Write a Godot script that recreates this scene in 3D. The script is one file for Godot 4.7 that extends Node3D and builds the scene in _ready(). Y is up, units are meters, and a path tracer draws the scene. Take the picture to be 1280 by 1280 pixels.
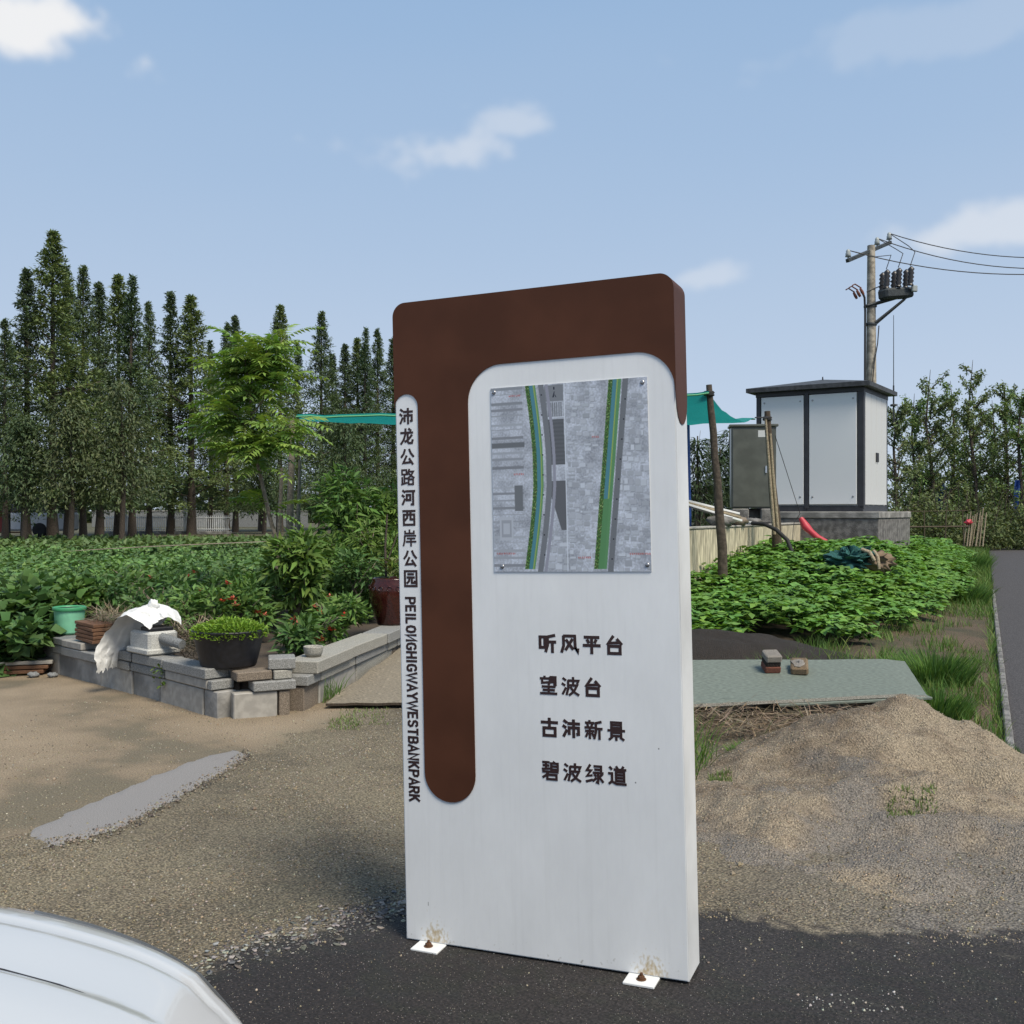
extends Node3D
# A park sign beside a vegetable garden. The eye stands at x 0, z 0, 1.55 m up and looks along -z; depth below means -z.
const F := 1284.0
const EYE := 1.55
var M := {}
var TX := {}
var taken := {}
var rng := RandomNumberGenerator.new()
var n_big := FastNoiseLite.new()
var n_mid := FastNoiseLite.new()
var n_fine := FastNoiseLite.new()

# ------------------------------------------------------------------ mesh collectors
class Buf:
	var v := PackedVector3Array()
	var n := PackedVector3Array()
	var c := PackedColorArray()
	var i := PackedInt32Array()
	func leaf(p: Vector3, dir: Vector3, nor: Vector3, length: float, wid: float, fold: float, droop: float, col: Color) -> void:
		var side := dir.cross(nor).normalized()
		var up := side.cross(dir)
		var k := v.size()
		var h := wid * 0.5
		v.push_back(p)
		v.push_back(p + dir * length * 0.42 - side * h)
		v.push_back(p + dir * length * 0.5 - up * fold * wid)
		v.push_back(p + dir * length * 0.42 + side * h)
		v.push_back(p + dir * length - up * droop * length)
		n.push_back(up); n.push_back((up + side * 0.5 * fold).normalized()); n.push_back(up); n.push_back((up - side * 0.5 * fold).normalized()); n.push_back((up + dir * droop).normalized())
		for q in 5: c.push_back(col)
		i.append_array(PackedInt32Array([k, k + 1, k + 2, k + 1, k + 4, k + 2, k + 2, k + 4, k + 3, k, k + 2, k + 3]))
	func blade(p: Vector3, dir: Vector3, length: float, wid: float, bend: Vector3, col: Color) -> void:
		var side := dir.cross(Vector3(bend.z, 0.3, -bend.x)).normalized() * wid * 0.5
		var nor := side.cross(dir).normalized()
		var k := v.size()
		v.push_back(p - side); v.push_back(p + side)
		v.push_back(p + dir * length * 0.55 + bend * 0.3 - side * 0.8); v.push_back(p + dir * length * 0.55 + bend * 0.3 + side * 0.8)
		v.push_back(p + dir * length + bend)
		for q in 5:
			n.push_back(nor); c.push_back(col)
		i.append_array(PackedInt32Array([k, k + 2, k + 1, k + 1, k + 2, k + 3, k + 2, k + 4, k + 3]))
	func mesh() -> ArrayMesh:
		var a := []
		a.resize(Mesh.ARRAY_MAX)
		a[Mesh.ARRAY_VERTEX] = v; a[Mesh.ARRAY_NORMAL] = n; a[Mesh.ARRAY_COLOR] = c; a[Mesh.ARRAY_INDEX] = i
		var m := ArrayMesh.new()
		m.add_surface_from_arrays(Mesh.PRIMITIVE_TRIANGLES, a)
		return m

class MB:
	var v := PackedVector3Array()
	var n := PackedVector3Array()
	var i := PackedInt32Array()
	func face(pts: Array, out: Vector3) -> void:      # a flat convex polygon whose normal looks along out
		var nor: Vector3 = (pts[1] - pts[0]).cross(pts[2] - pts[0])
		if nor.length_squared() < 1e-18: nor = out
		nor = nor.normalized()
		var flip := nor.dot(out) < 0.0
		if flip: nor = -nor
		var k := v.size()
		for p in pts:
			v.push_back(p); n.push_back(nor)
		for q in range(1, pts.size() - 1):
			if flip: i.append_array(PackedInt32Array([k, k + q, k + q + 1]))
			else: i.append_array(PackedInt32Array([k, k + q + 1, k + q]))
	func box(x: Transform3D, s: Vector3, b := 0.004) -> MB:
		var h := s * 0.5
		b = minf(b, minf(h.x, minf(h.y, h.z)) * 0.45)
		var P := {}
		for sx in [-1, 1]:
			for sy in [-1, 1]:
				for sz in [-1, 1]:
					P[Vector3i(sx, sy, sz)] = [x * Vector3(sx * h.x, sy * (h.y - b), sz * (h.z - b)), x * Vector3(sx * (h.x - b), sy * h.y, sz * (h.z - b)), x * Vector3(sx * (h.x - b), sy * (h.y - b), sz * h.z)]
		var B := x.basis
		for s1 in [-1, 1]:
			face([P[Vector3i(s1, -1, -1)][0], P[Vector3i(s1, 1, -1)][0], P[Vector3i(s1, 1, 1)][0], P[Vector3i(s1, -1, 1)][0]], B * Vector3(s1, 0, 0))
			face([P[Vector3i(-1, s1, -1)][1], P[Vector3i(1, s1, -1)][1], P[Vector3i(1, s1, 1)][1], P[Vector3i(-1, s1, 1)][1]], B * Vector3(0, s1, 0))
			face([P[Vector3i(-1, -1, s1)][2], P[Vector3i(1, -1, s1)][2], P[Vector3i(1, 1, s1)][2], P[Vector3i(-1, 1, s1)][2]], B * Vector3(0, 0, s1))
			for s2 in [-1, 1]:
				face([P[Vector3i(s1, s2, -1)][0], P[Vector3i(s1, s2, -1)][1], P[Vector3i(s1, s2, 1)][1], P[Vector3i(s1, s2, 1)][0]], B * Vector3(s1, s2, 0))
				face([P[Vector3i(s1, -1, s2)][0], P[Vector3i(s1, -1, s2)][2], P[Vector3i(s1, 1, s2)][2], P[Vector3i(s1, 1, s2)][0]], B * Vector3(s1, 0, s2))
				face([P[Vector3i(-1, s1, s2)][1], P[Vector3i(-1, s1, s2)][2], P[Vector3i(1, s1, s2)][2], P[Vector3i(1, s1, s2)][1]], B * Vector3(0, s1, s2))
				for s3 in [-1, 1]:
					face(P[Vector3i(s1, s2, s3)], B * Vector3(s1, s2, s3))
		return self
	func tube(pts: Array, radii: Array, sides := 8, cap := true) -> MB:
		var k := v.size()
		var ref := Vector3(0.123, 0.31, 0.94)
		for q in pts.size():
			var t: Vector3 = (pts[mini(q + 1, pts.size() - 1)] - pts[maxi(q - 1, 0)]).normalized()
			if absf(t.dot(ref)) > 0.95: ref = Vector3(0.9, 0.3, -0.2)
			var a := t.cross(ref).normalized()
			var b := t.cross(a)
			for w in sides:
				var an := TAU * w / sides
				var o := a * cos(an) + b * sin(an)
				v.push_back(pts[q] + o * radii[q]); n.push_back(o)
		for q in pts.size() - 1:
			for w in sides:
				var w2 := (w + 1) % sides
				var p0 := k + q * sides + w; var p1 := k + q * sides + w2
				i.append_array(PackedInt32Array([p0, p0 + sides, p1, p1, p0 + sides, p1 + sides]))
		if cap:
			for e in [0, pts.size() - 1]:
				var ring := []
				for w in sides: ring.append(v[k + e * sides + w])
				var o2: Vector3 = pts[0] - pts[1] if e == 0 else pts[e] - pts[e - 1]
				face(ring, o2)
		return self
	func lathe(x: Transform3D, prof: Array, segs := 20) -> MB:     # Vector2(radius, height), from bottom to top outside
		var k := v.size()
		for q in prof.size():
			var t: Vector2 = prof[mini(q + 1, prof.size() - 1)] - prof[maxi(q - 1, 0)]
			var nn := Vector2(t.y, -t.x).normalized()
			for w in segs:
				var an := TAU * w / segs
				v.push_back(x * Vector3(cos(an) * prof[q].x, prof[q].y, sin(an) * prof[q].x))
				n.push_back((x.basis * Vector3(cos(an) * nn.x, nn.y, sin(an) * nn.x)).normalized())
		for q in prof.size() - 1:
			for w in segs:
				var w2 := (w + 1) % segs
				var p0 := k + q * segs + w; var p1 := k + q * segs + w2
				i.append_array(PackedInt32Array([p0, p1, p0 + segs, p1, p1 + segs, p0 + segs]))
		return self
	func prism(x: Transform3D, poly: PackedVector2Array, z0: float, z1: float) -> MB:
		var tris := Geometry2D.triangulate_polygon(poly)
		for z in [z0, z1]:
			for q in range(0, tris.size(), 3):
				face([x * Vector3(poly[tris[q]].x, poly[tris[q]].y, z), x * Vector3(poly[tris[q + 1]].x, poly[tris[q + 1]].y, z), x * Vector3(poly[tris[q + 2]].x, poly[tris[q + 2]].y, z)], x.basis * Vector3(0, 0, 1 if z == z1 else -1) * signf(z1 - z0))
		var cw := Geometry2D.is_polygon_clockwise(poly)
		for q in poly.size():
			var a := poly[q]; var b := poly[(q + 1) % poly.size()]
			var o := Vector2(b.y - a.y, a.x - b.x) * (-1.0 if cw else 1.0)
			face([x * Vector3(a.x, a.y, z0), x * Vector3(b.x, b.y, z0), x * Vector3(b.x, b.y, z1), x * Vector3(a.x, a.y, z1)], x.basis * Vector3(o.x, o.y, 0))
		return self
	func sheet(rows: Array) -> MB:                                   # rows of points, smooth
		var k := v.size()
		var w: int = rows[0].size()
		for r in rows.size():
			for q in w:
				var du: Vector3 = rows[r][mini(q + 1, w - 1)] - rows[r][maxi(q - 1, 0)]
				var dv: Vector3 = rows[mini(r + 1, rows.size() - 1)][q] - rows[maxi(r - 1, 0)][q]
				v.push_back(rows[r][q]); n.push_back(du.cross(dv).normalized())
		for r in rows.size() - 1:
			for q in w - 1:
				var p := k + r * w + q
				i.append_array(PackedInt32Array([p, p + w, p + 1, p + 1, p + w, p + w + 1]))
		return self
	func stone(x: Transform3D, r: Vector3, nz: FastNoiseLite, rough := 0.35, rings := 6, segs := 8) -> MB:
		var rows := []
		for a in rings + 1:
			var row := []
			for b in segs + 1:
				var th := PI * a / rings; var ph := TAU * (b % segs) / segs
				var d := Vector3(sin(th) * cos(ph), cos(th), sin(th) * sin(ph))
				var o: Vector3 = x.origin * 7.0
				row.append(x * (d * r * (1.0 + rough * nz.get_noise_3d(d.x * 60.0 + o.x, d.y * 60.0 + o.y, d.z * 60.0 + o.z))))
			rows.append(row)
		return sheet(rows)
	func mesh() -> ArrayMesh:
		var a := []
		a.resize(Mesh.ARRAY_MAX)
		a[Mesh.ARRAY_VERTEX] = v; a[Mesh.ARRAY_NORMAL] = n; a[Mesh.ARRAY_INDEX] = i
		var m := ArrayMesh.new()
		m.add_surface_from_arrays(Mesh.PRIMITIVE_TRIANGLES, a)
		return m

# ------------------------------------------------------------------ helpers
func G(px: float, py: float, h := 0.0) -> Vector3:
	var d := F * (EYE - h) / (py - 640.0)
	return Vector3((px - 640.0) / F * d, h, -d)
func D(px: float, py: float, d: float) -> Vector3:
	return Vector3((px - 640.0) / F * d, EYE - (py - 640.0) / F * d, -d)
func T(p := Vector3.ZERO, ry := 0.0, rx := 0.0, rz := 0.0) -> Transform3D:
	return Transform3D(Basis.from_euler(Vector3(rx, ry, rz)), p)
func rr(a: float, b: float) -> float:
	return rng.randf_range(a, b)
func numbered(called: String) -> String:
	var k: int = taken.get(called, 0)
	taken[called] = k + 1
	return called if k == 0 else "%s_%03d" % [called, k]
func tag(o: Node, label: String, category: String, group := "", kind := "") -> void:
	if label: o.set_meta("label", label)
	if category: o.set_meta("category", category)
	if group: o.set_meta("group", group)
	if kind: o.set_meta("kind", kind)
func thing(called: String, label: String, category: String, p := Vector3.ZERO, ry := 0.0, group := "") -> Node3D:
	var o := Node3D.new()
	o.name = numbered(called)
	add_child(o, true)
	o.position = p
	o.rotation.y = ry
	tag(o, label, category, group)
	return o
func part(parent: Node, called: String, m: Mesh, mat: Material) -> MeshInstance3D:
	var o := MeshInstance3D.new()
	o.name = numbered(called) if parent == self else called
	o.mesh = m
	o.material_override = mat
	parent.add_child(o, true)
	return o
func struct(called: String, m: Mesh, mat: Material) -> MeshInstance3D:
	var o := part(self, called, m, mat)
	o.set_meta("kind", "structure")
	return o
func lin(r: float, g: float, b: float) -> Color:
	return Color(r, g, b).linear_to_srgb()
func noise_tex(freq: float, lo: float, hi: float, octaves := 4, size := 512, kind := FastNoiseLite.TYPE_SIMPLEX_SMOOTH, p0 := 0.25, p1 := 0.75) -> NoiseTexture2D:
	var f := FastNoiseLite.new()
	f.noise_type = kind
	f.frequency = freq
	f.fractal_octaves = octaves
	f.seed = TX.size() + 3
	var t := NoiseTexture2D.new()
	t.width = size; t.height = size; t.seamless = true; t.noise = f
	var g := Gradient.new()
	g.offsets = PackedFloat32Array([p0, p1])
	g.colors = PackedColorArray([Color(lo, lo, lo), Color(hi, hi, hi)])
	t.color_ramp = g
	return t
func mt(key: String, col: Color, rough := 0.8, tex := "", sc := 1.0, bump := "", bh := 0.0, metal := 0.0) -> StandardMaterial3D:
	var m := StandardMaterial3D.new()
	m.resource_name = key
	m.albedo_color = col
	m.roughness = rough
	m.metallic = metal
	if tex or bump:
		m.uv1_triplanar = true
		m.uv1_scale = Vector3.ONE * sc
	if tex: m.albedo_texture = TX[tex]
	if bump:
		m.heightmap_enabled = true
		m.heightmap_texture = TX[bump]
		m.heightmap_scale = bh
	M[key] = m
	return m
func leafmat(key: String, bl := 0.35, rough := 0.55) -> StandardMaterial3D:
	var m := StandardMaterial3D.new()
	m.resource_name = key
	m.vertex_color_use_as_albedo = true
	m.roughness = rough
	m.backlight_enabled = true
	m.backlight = Color(bl, bl, bl * 0.7)
	m.metallic_specular = 0.4
	M[key] = m
	return m
func vary(c: Color, a := 0.25) -> Color:
	var k := 1.0 + rr(-a, a)
	return Color(c.r * k * (1.0 + rr(-0.12, 0.12)), c.g * k, c.b * k * (1.0 + rr(-0.15, 0.15)))
func rdir() -> Vector3:
	var y := rr(-1, 1); var a := rr(0, TAU); var s := sqrt(1.0 - y * y)
	return Vector3(cos(a) * s, y, sin(a) * s)
func textures() -> void:
	TX.grain = noise_tex(0.35, 0.62, 1.0, 2, 512, FastNoiseLite.TYPE_VALUE, 0.2, 0.8)
	TX.speck = noise_tex(0.16, 0.55, 1.0, 3, 1024, FastNoiseLite.TYPE_VALUE_CUBIC, 0.3, 0.7)
	TX.earth = noise_tex(0.2, 0.5, 1.0, 4, 1024, FastNoiseLite.TYPE_VALUE_CUBIC, 0.28, 0.72)
	TX.packed = noise_tex(0.16, 0.64, 1.0, 6, 1024, FastNoiseLite.TYPE_SIMPLEX_SMOOTH, 0.2, 0.8)
	TX.mottle = noise_tex(0.012, 0.72, 1.0, 6, 512)
	TX.soft = noise_tex(0.006, 0.9, 1.0, 5, 512)
	TX.bumpy = noise_tex(0.1, 0.0, 1.0, 4, 512)
	TX.fine = noise_tex(0.3, 0.0, 1.0, 3, 512, FastNoiseLite.TYPE_VALUE_CUBIC, 0.15, 0.85)
	TX.cell = noise_tex(0.06, 0.45, 1.0, 3, 1024, FastNoiseLite.TYPE_CELLULAR, 0.1, 0.9)
func materials() -> void:
	mt("white_paint", lin(0.74, 0.76, 0.77), 0.3, "soft", 0.5)
	mt("brown_paint", lin(0.082, 0.032, 0.018), 0.55, "soft", 0.7)
	M.brown_paint.metallic_specular = 0.28
	mt("lettering", lin(0.03, 0.014, 0.014), 0.5)
	mt("screw", lin(0.35, 0.35, 0.36), 0.35, "", 1.0, "", 0.0, 0.9)
	mt("rust", lin(0.13, 0.055, 0.02), 0.85, "speck", 8.0)
	mt("granite", lin(0.38, 0.385, 0.375), 0.8, "speck", 2.2, "fine", 0.25)
	mt("granite_dark", lin(0.28, 0.295, 0.3), 0.8, "speck", 1.7, "fine", 0.25)
	mt("granite_pale", lin(0.5, 0.485, 0.43), 0.8, "speck", 2.6, "fine", 0.25)
	mt("granite_smooth", lin(0.35, 0.335, 0.305), 0.75, "soft", 3.0, "fine", 0.1)
	mt("sandstone", lin(0.3, 0.245, 0.19), 0.85, "speck", 2.0, "fine", 0.3)
	mt("concrete", lin(0.32, 0.315, 0.3), 0.9, "mottle", 0.35, "fine", 0.3)
	mt("concrete_dark", lin(0.2, 0.195, 0.188), 0.9, "mottle", 0.8, "bumpy", 0.5)
	mt("cream_render", lin(0.66, 0.6, 0.44), 0.9, "mottle", 0.7, "fine", 0.25)
	M.cream_render.uv1_scale = Vector3(1.6, 0.35, 1.6)
	mt("old_wood", lin(0.17, 0.125, 0.085), 0.85, "cell", 3.0, "bumpy", 0.5)
	M.old_wood.uv1_scale = Vector3(6.0, 0.5, 6.0)
	mt("pale_wood", lin(0.42, 0.35, 0.24), 0.8, "mottle", 4.0, "bumpy", 0.3)
	mt("red_wood", lin(0.36, 0.18, 0.095), 0.8, "cell", 4.0, "bumpy", 0.3)
	mt("ply", lin(0.5, 0.43, 0.32), 0.85, "cell", 1.0, "bumpy", 0.4)
	M.ply.uv1_scale = Vector3(0.55, 1.0, 3.6)
	mt("twig", lin(0.17, 0.125, 0.085), 0.9)
	mt("bark", lin(0.12, 0.095, 0.075), 0.95, "mottle", 2.0, "bumpy", 1.0)
	mt("young_bark", lin(0.3, 0.25, 0.19), 0.9, "mottle", 3.0, "fine", 0.3)
	mt("steel_grey", lin(0.66, 0.68, 0.7), 0.42)
	mt("steel_white", lin(0.52, 0.535, 0.535), 0.45)
	mt("frame_dark", lin(0.032, 0.034, 0.042), 0.5, "soft", 1.0)
	mt("roof_dark", lin(0.055, 0.058, 0.064), 0.6, "mottle", 1.0)
	mt("box_olive", lin(0.12, 0.125, 0.105), 0.28, "soft", 0.8, "", 0.0, 0.25)
	mt("black_plastic", lin(0.012, 0.013, 0.018), 0.5, "mottle", 3.0)
	mt("black_rubber", lin(0.015, 0.015, 0.016), 0.8)
	mt("glaze", lin(0.055, 0.012, 0.009), 0.16, "mottle", 5.0)
	mt("green_plastic", lin(0.2, 0.52, 0.34), 0.45, "soft", 2.0)
	mt("green_rim", lin(0.05, 0.26, 0.12), 0.45)
	mt("white_plastic", lin(0.78, 0.79, 0.78), 0.5, "soft", 2.0)
	M.white_plastic.backlight_enabled = true
	M.white_plastic.backlight = Color(0.3, 0.3, 0.3)
	mt("foam", lin(0.72, 0.73, 0.7), 0.9, "speck", 3.0)
	mt("net_teal", lin(0.03, 0.45, 0.44), 0.7, "grain", 3.0)
	M.net_teal.backlight_enabled = true
	M.net_teal.backlight = Color(0.9, 0.95, 0.95)
	mt("net_old", lin(0.04, 0.2, 0.19), 0.8, "mottle", 6.0, "bumpy", 0.8)
	mt("net_brown", lin(0.2, 0.17, 0.13), 0.8, "grain", 3.0)
	mt("fibre_green", lin(0.185, 0.222, 0.19), 0.7, "packed", 1.0, "bumpy", 0.15)
	M.fibre_green.uv1_scale = Vector3(0.12, 1.0, 1.4)
	mt("mortar", lin(0.5, 0.46, 0.41), 0.95, "speck", 4.0, "bumpy", 0.6)
	mt("brick_red", lin(0.3, 0.11, 0.07), 0.9, "speck", 5.0, "bumpy", 0.4)
	mt("brick_tan", lin(0.4, 0.29, 0.18), 0.95, "speck", 5.0, "bumpy", 0.6)
	mt("sand", lin(0.36, 0.29, 0.2), 0.95, "speck", 1.6, "fine", 1.2)
	mt("soil", lin(0.055, 0.042, 0.033), 1.0, "speck", 1.6, "bumpy", 2.0)
	mt("pole_concrete", lin(0.44, 0.4, 0.33), 0.9, "mottle", 1.0)
	mt("dark_steel", lin(0.045, 0.055, 0.06), 0.55, "mottle", 3.0)
	mt("porcelain", lin(0.3, 0.33, 0.33), 0.25)
	mt("bushing", lin(0.03, 0.028, 0.03), 0.35)
	mt("red_plastic", lin(0.42, 0.03, 0.05), 0.5)
	mt("blue_plastic", lin(0.02, 0.07, 0.3), 0.5)
	mt("cable", lin(0.02, 0.02, 0.022), 0.6)
	mt("car_paint", lin(0.52, 0.535, 0.545), 0.3)
	M.car_paint.clearcoat_enabled = true
	M.car_paint.clearcoat = 1.0
	M.car_paint.clearcoat_roughness = 0.04
	M.car_paint.metallic = 0.15
	mt("lamp_lens", lin(0.5, 0.52, 0.54), 0.08, "", 1.0, "", 0.0, 0.6)
	mt("dark_glass", lin(0.012, 0.014, 0.017), 0.06)
	mt("chrome", lin(0.6, 0.6, 0.6), 0.15, "", 1.0, "", 0.0, 1.0)
	mt("red_petal", lin(0.5, 0.05, 0.035), 0.6)
	mt("path_slab", lin(0.085, 0.078, 0.08), 0.9, "earth", 0.6, "fine", 0.3)
	mt("patch_grey", lin(0.31, 0.295, 0.285), 0.7, "packed", 1.1, "fine", 0.1)
	mt("bus_white", lin(0.6, 0.6, 0.62), 0.4)
	mt("bus_red", lin(0.3, 0.03, 0.025), 0.5)
	leafmat("leaf", 0.75)
	leafmat("conifer", 0.75, 0.7)
	var g := leafmat("gravel", 0.0, 0.9)
	g.backlight_enabled = false

# ------------------------------------------------------------------ camera, sky, sun
func camera_and_light() -> void:
	var cam := Camera3D.new()
	cam.name = "camera"
	cam.position = Vector3(0, EYE, 0)
	cam.fov = 2.0 * rad_to_deg(atan(640.0 / F))
	cam.near = 0.05
	cam.far = 4000.0
	add_child(cam)
	var sun := DirectionalLight3D.new()
	sun.name = "sun"
	sun.light_color = Color(1.0, 0.955, 0.88)
	sun.light_energy = 1.0
	sun.light_angular_distance = 22.0
	sun.shadow_enabled = true
	add_child(sun)
	sun.look_at_from_position(Vector3(0.38, 0.85, 0.47) * 50.0, Vector3.ZERO)
	var env := Environment.new()
	env.tonemap_mode = Environment.TONE_MAPPER_LINEAR
	env.tonemap_exposure = 1.55
	env.background_mode = Environment.BG_SKY
	env.sdfgi_enabled = true
	env.ssao_enabled = true
	env.ssil_enabled = true
	var pan := PanoramaSkyMaterial.new()
	pan.panorama = ImageTexture.create_from_image(sky_image())
	var sky := Sky.new()
	sky.sky_material = pan
	env.sky = sky
	var we := WorldEnvironment.new()
	we.name = "daylight"
	we.environment = env
	add_child(we)

func sky_image() -> Image:
	var w := 2048; var h := 1024
	var dens := PackedFloat32Array()
	dens.resize(w * h / 2)
	var cn := FastNoiseLite.new()
	cn.noise_type = FastNoiseLite.TYPE_SIMPLEX_SMOOTH
	cn.fractal_octaves = 6
	cn.frequency = 0.012
	cn.seed = 11
	var clouds := []                                             # azimuth, height, half width, half height (degrees), strength
	for c in [[10, 22, 95, 46, 1.0], [570, 188, 105, 32, 0.42], [652, 158, 55, 22, 0.35], [1270, 285, 110, 40, 0.5], [890, 340, 50, 24, 0.32], [1180, 40, 200, 40, 0.14]]:
		var az := rad_to_deg(atan2(c[0] - 640.0, F))
		var el := rad_to_deg(atan((640.0 - c[1]) / Vector2(F, c[0] - 640.0).length()))
		clouds.append([az, el, rad_to_deg(c[2] / F), rad_to_deg(c[3] / F), c[4]])
	var r := RandomNumberGenerator.new()
	r.seed = 5
	for k in 60:
		var az := r.randf_range(36.0, 324.0)
		var el := r.randf_range(4.0, 70.0)
		clouds.append([az, el, r.randf_range(4, 14) / cos(deg_to_rad(el)), r.randf_range(1.2, 4.0), r.randf_range(0.2, 1.1)])
	for c in clouds:
		var x0 := int((c[0] - 2.4 * c[2] + 180.0) / 360.0 * w); var x1 := int((c[0] + 2.4 * c[2] + 180.0) / 360.0 * w)
		var y0 := maxi(0, int((90.0 - c[1] - 2.4 * c[3]) / 180.0 * h)); var y1 := mini(h / 2 - 1, int((90.0 - c[1] + 2.4 * c[3]) / 180.0 * h))
		for y in range(y0, y1 + 1):
			var e: float = (90.0 - y * 180.0 / h - c[1]) / c[3]
			if e < 0.0: e *= 1.3
			for x in range(x0, x1 + 1):
				var a: float = (x * 360.0 / w - 180.0 - c[0]) / c[2]
				var q := exp(-(a * a + e * e))
				if q < 0.01: continue
				var xx := posmod(x + w / 2, w)
				var nn := cn.get_noise_2d(x * 2.4, y * 3.6)
				var d: float = smoothstep(0.0, 0.62, q * 1.15 + nn * 0.8 - 0.36) * c[4]
				dens[y * w + xx] = maxf(dens[y * w + xx], d)
	var im := Image.create(w, h, false, Image.FORMAT_RGBF)
	var low := Color(0.4, 0.458, 0.54)
	im.fill(Color(0.2, 0.2, 0.18))
	var veil := FastNoiseLite.new()
	veil.frequency = 0.004
	veil.fractal_octaves = 4
	for y in h / 2:
		var el := (90.0 - (y + 0.5) * 180.0 / h) / 90.0
		var base := low.lerp(Color(0.185, 0.29, 0.445), clampf(pow(el / 0.3, 0.75), 0.0, 1.0))
		base = base.lerp(Color(0.12, 0.215, 0.37), clampf((el - 0.3) / 0.7, 0.0, 1.0))
		for x in w:
			var b := base
			if y % 1 == 0:
				var vv := veil.get_noise_3d(cos(x * TAU / w) * 160.0, y * 1.6, sin(x * TAU / w) * 160.0) * 0.12 + 0.05
				b = b.lerp(Color(0.41, 0.445, 0.49), maxf(vv, 0.0))
			var d := dens[y * w + x]
			if d > 0.0: b = b.lerp(Color(0.56, 0.565, 0.575), minf(d, 1.0))
			im.set_pixel(x, y, b)
	return im

# ------------------------------------------------------------------ ground
const GARDEN := [Vector2(-4.6, 10.28), Vector2(-2.2, 7.87), Vector2(-1.8, 8.03), Vector2(-1.22, 11.0), Vector2(-0.6, 14.0), Vector2(0.2, 22.0), Vector2(-30.0, 40.0), Vector2(-24.0, 15.0), Vector2(-5.6, 11.6)]
var garden_poly := PackedVector2Array(GARDEN)
func path_edge(d: float) -> float:
	return 3.32 + (d - 6.86) * 0.46
func ss(a: float, b: float, x: float) -> float:
	return smoothstep(a, b, x)
func elev(x: float, d: float) -> float:
	var h := 0.012 * n_mid.get_noise_2d(x * 12.0, d * 12.0) + 0.02 * n_big.get_noise_2d(x * 6.0, d * 6.0)
	if d < 6.0:
		var flat := 1.0 - ss(3.9, 4.5, d)
		h *= 1.0 - 0.8 * flat
		h += 0.018 * ss(-0.38, 0.58, x) * (1.0 - ss(4.6, 6.0, d))
	if d > 7.5 and x < 0.4 and Geometry2D.is_point_in_polygon(Vector2(x, d), garden_poly):
		h += 0.24 * (1.0 - 0.6 * ss(18.0, 34.0, d))
	if d > 10.0 and x > 0.0:
		var off := path_edge(d) - x
		h += 0.5 * ss(10.5, 19.0, d) * ss(0.5, 2.2, off) * (1.0 - 0.8 * ss(22.0, 30.0, d))
	# thin layer of gravel heaped toward the asphalt edge, raised lip
	return h
var ASPH := PackedVector2Array([Vector2(-9.0, 2.2), Vector2(-1.15, 3.35), Vector2(-0.95, 3.7), Vector2(-0.55, 4.0), Vector2(-0.35, 4.12), Vector2(0.3, 4.1), Vector2(0.7, 3.92), Vector2(1.1, 3.86), Vector2(1.6, 3.66), Vector2(2.0, 3.72), Vector2(3.2, 3.9), Vector2(9.0, 4.6)])
func asphalt_line(x: float) -> float:
	for k in ASPH.size() - 1:
		if x < ASPH[k + 1].x: return lerpf(ASPH[k].y, ASPH[k + 1].y, (x - ASPH[k].x) / (ASPH[k + 1].x - ASPH[k].x))
	return 4.6
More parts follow.
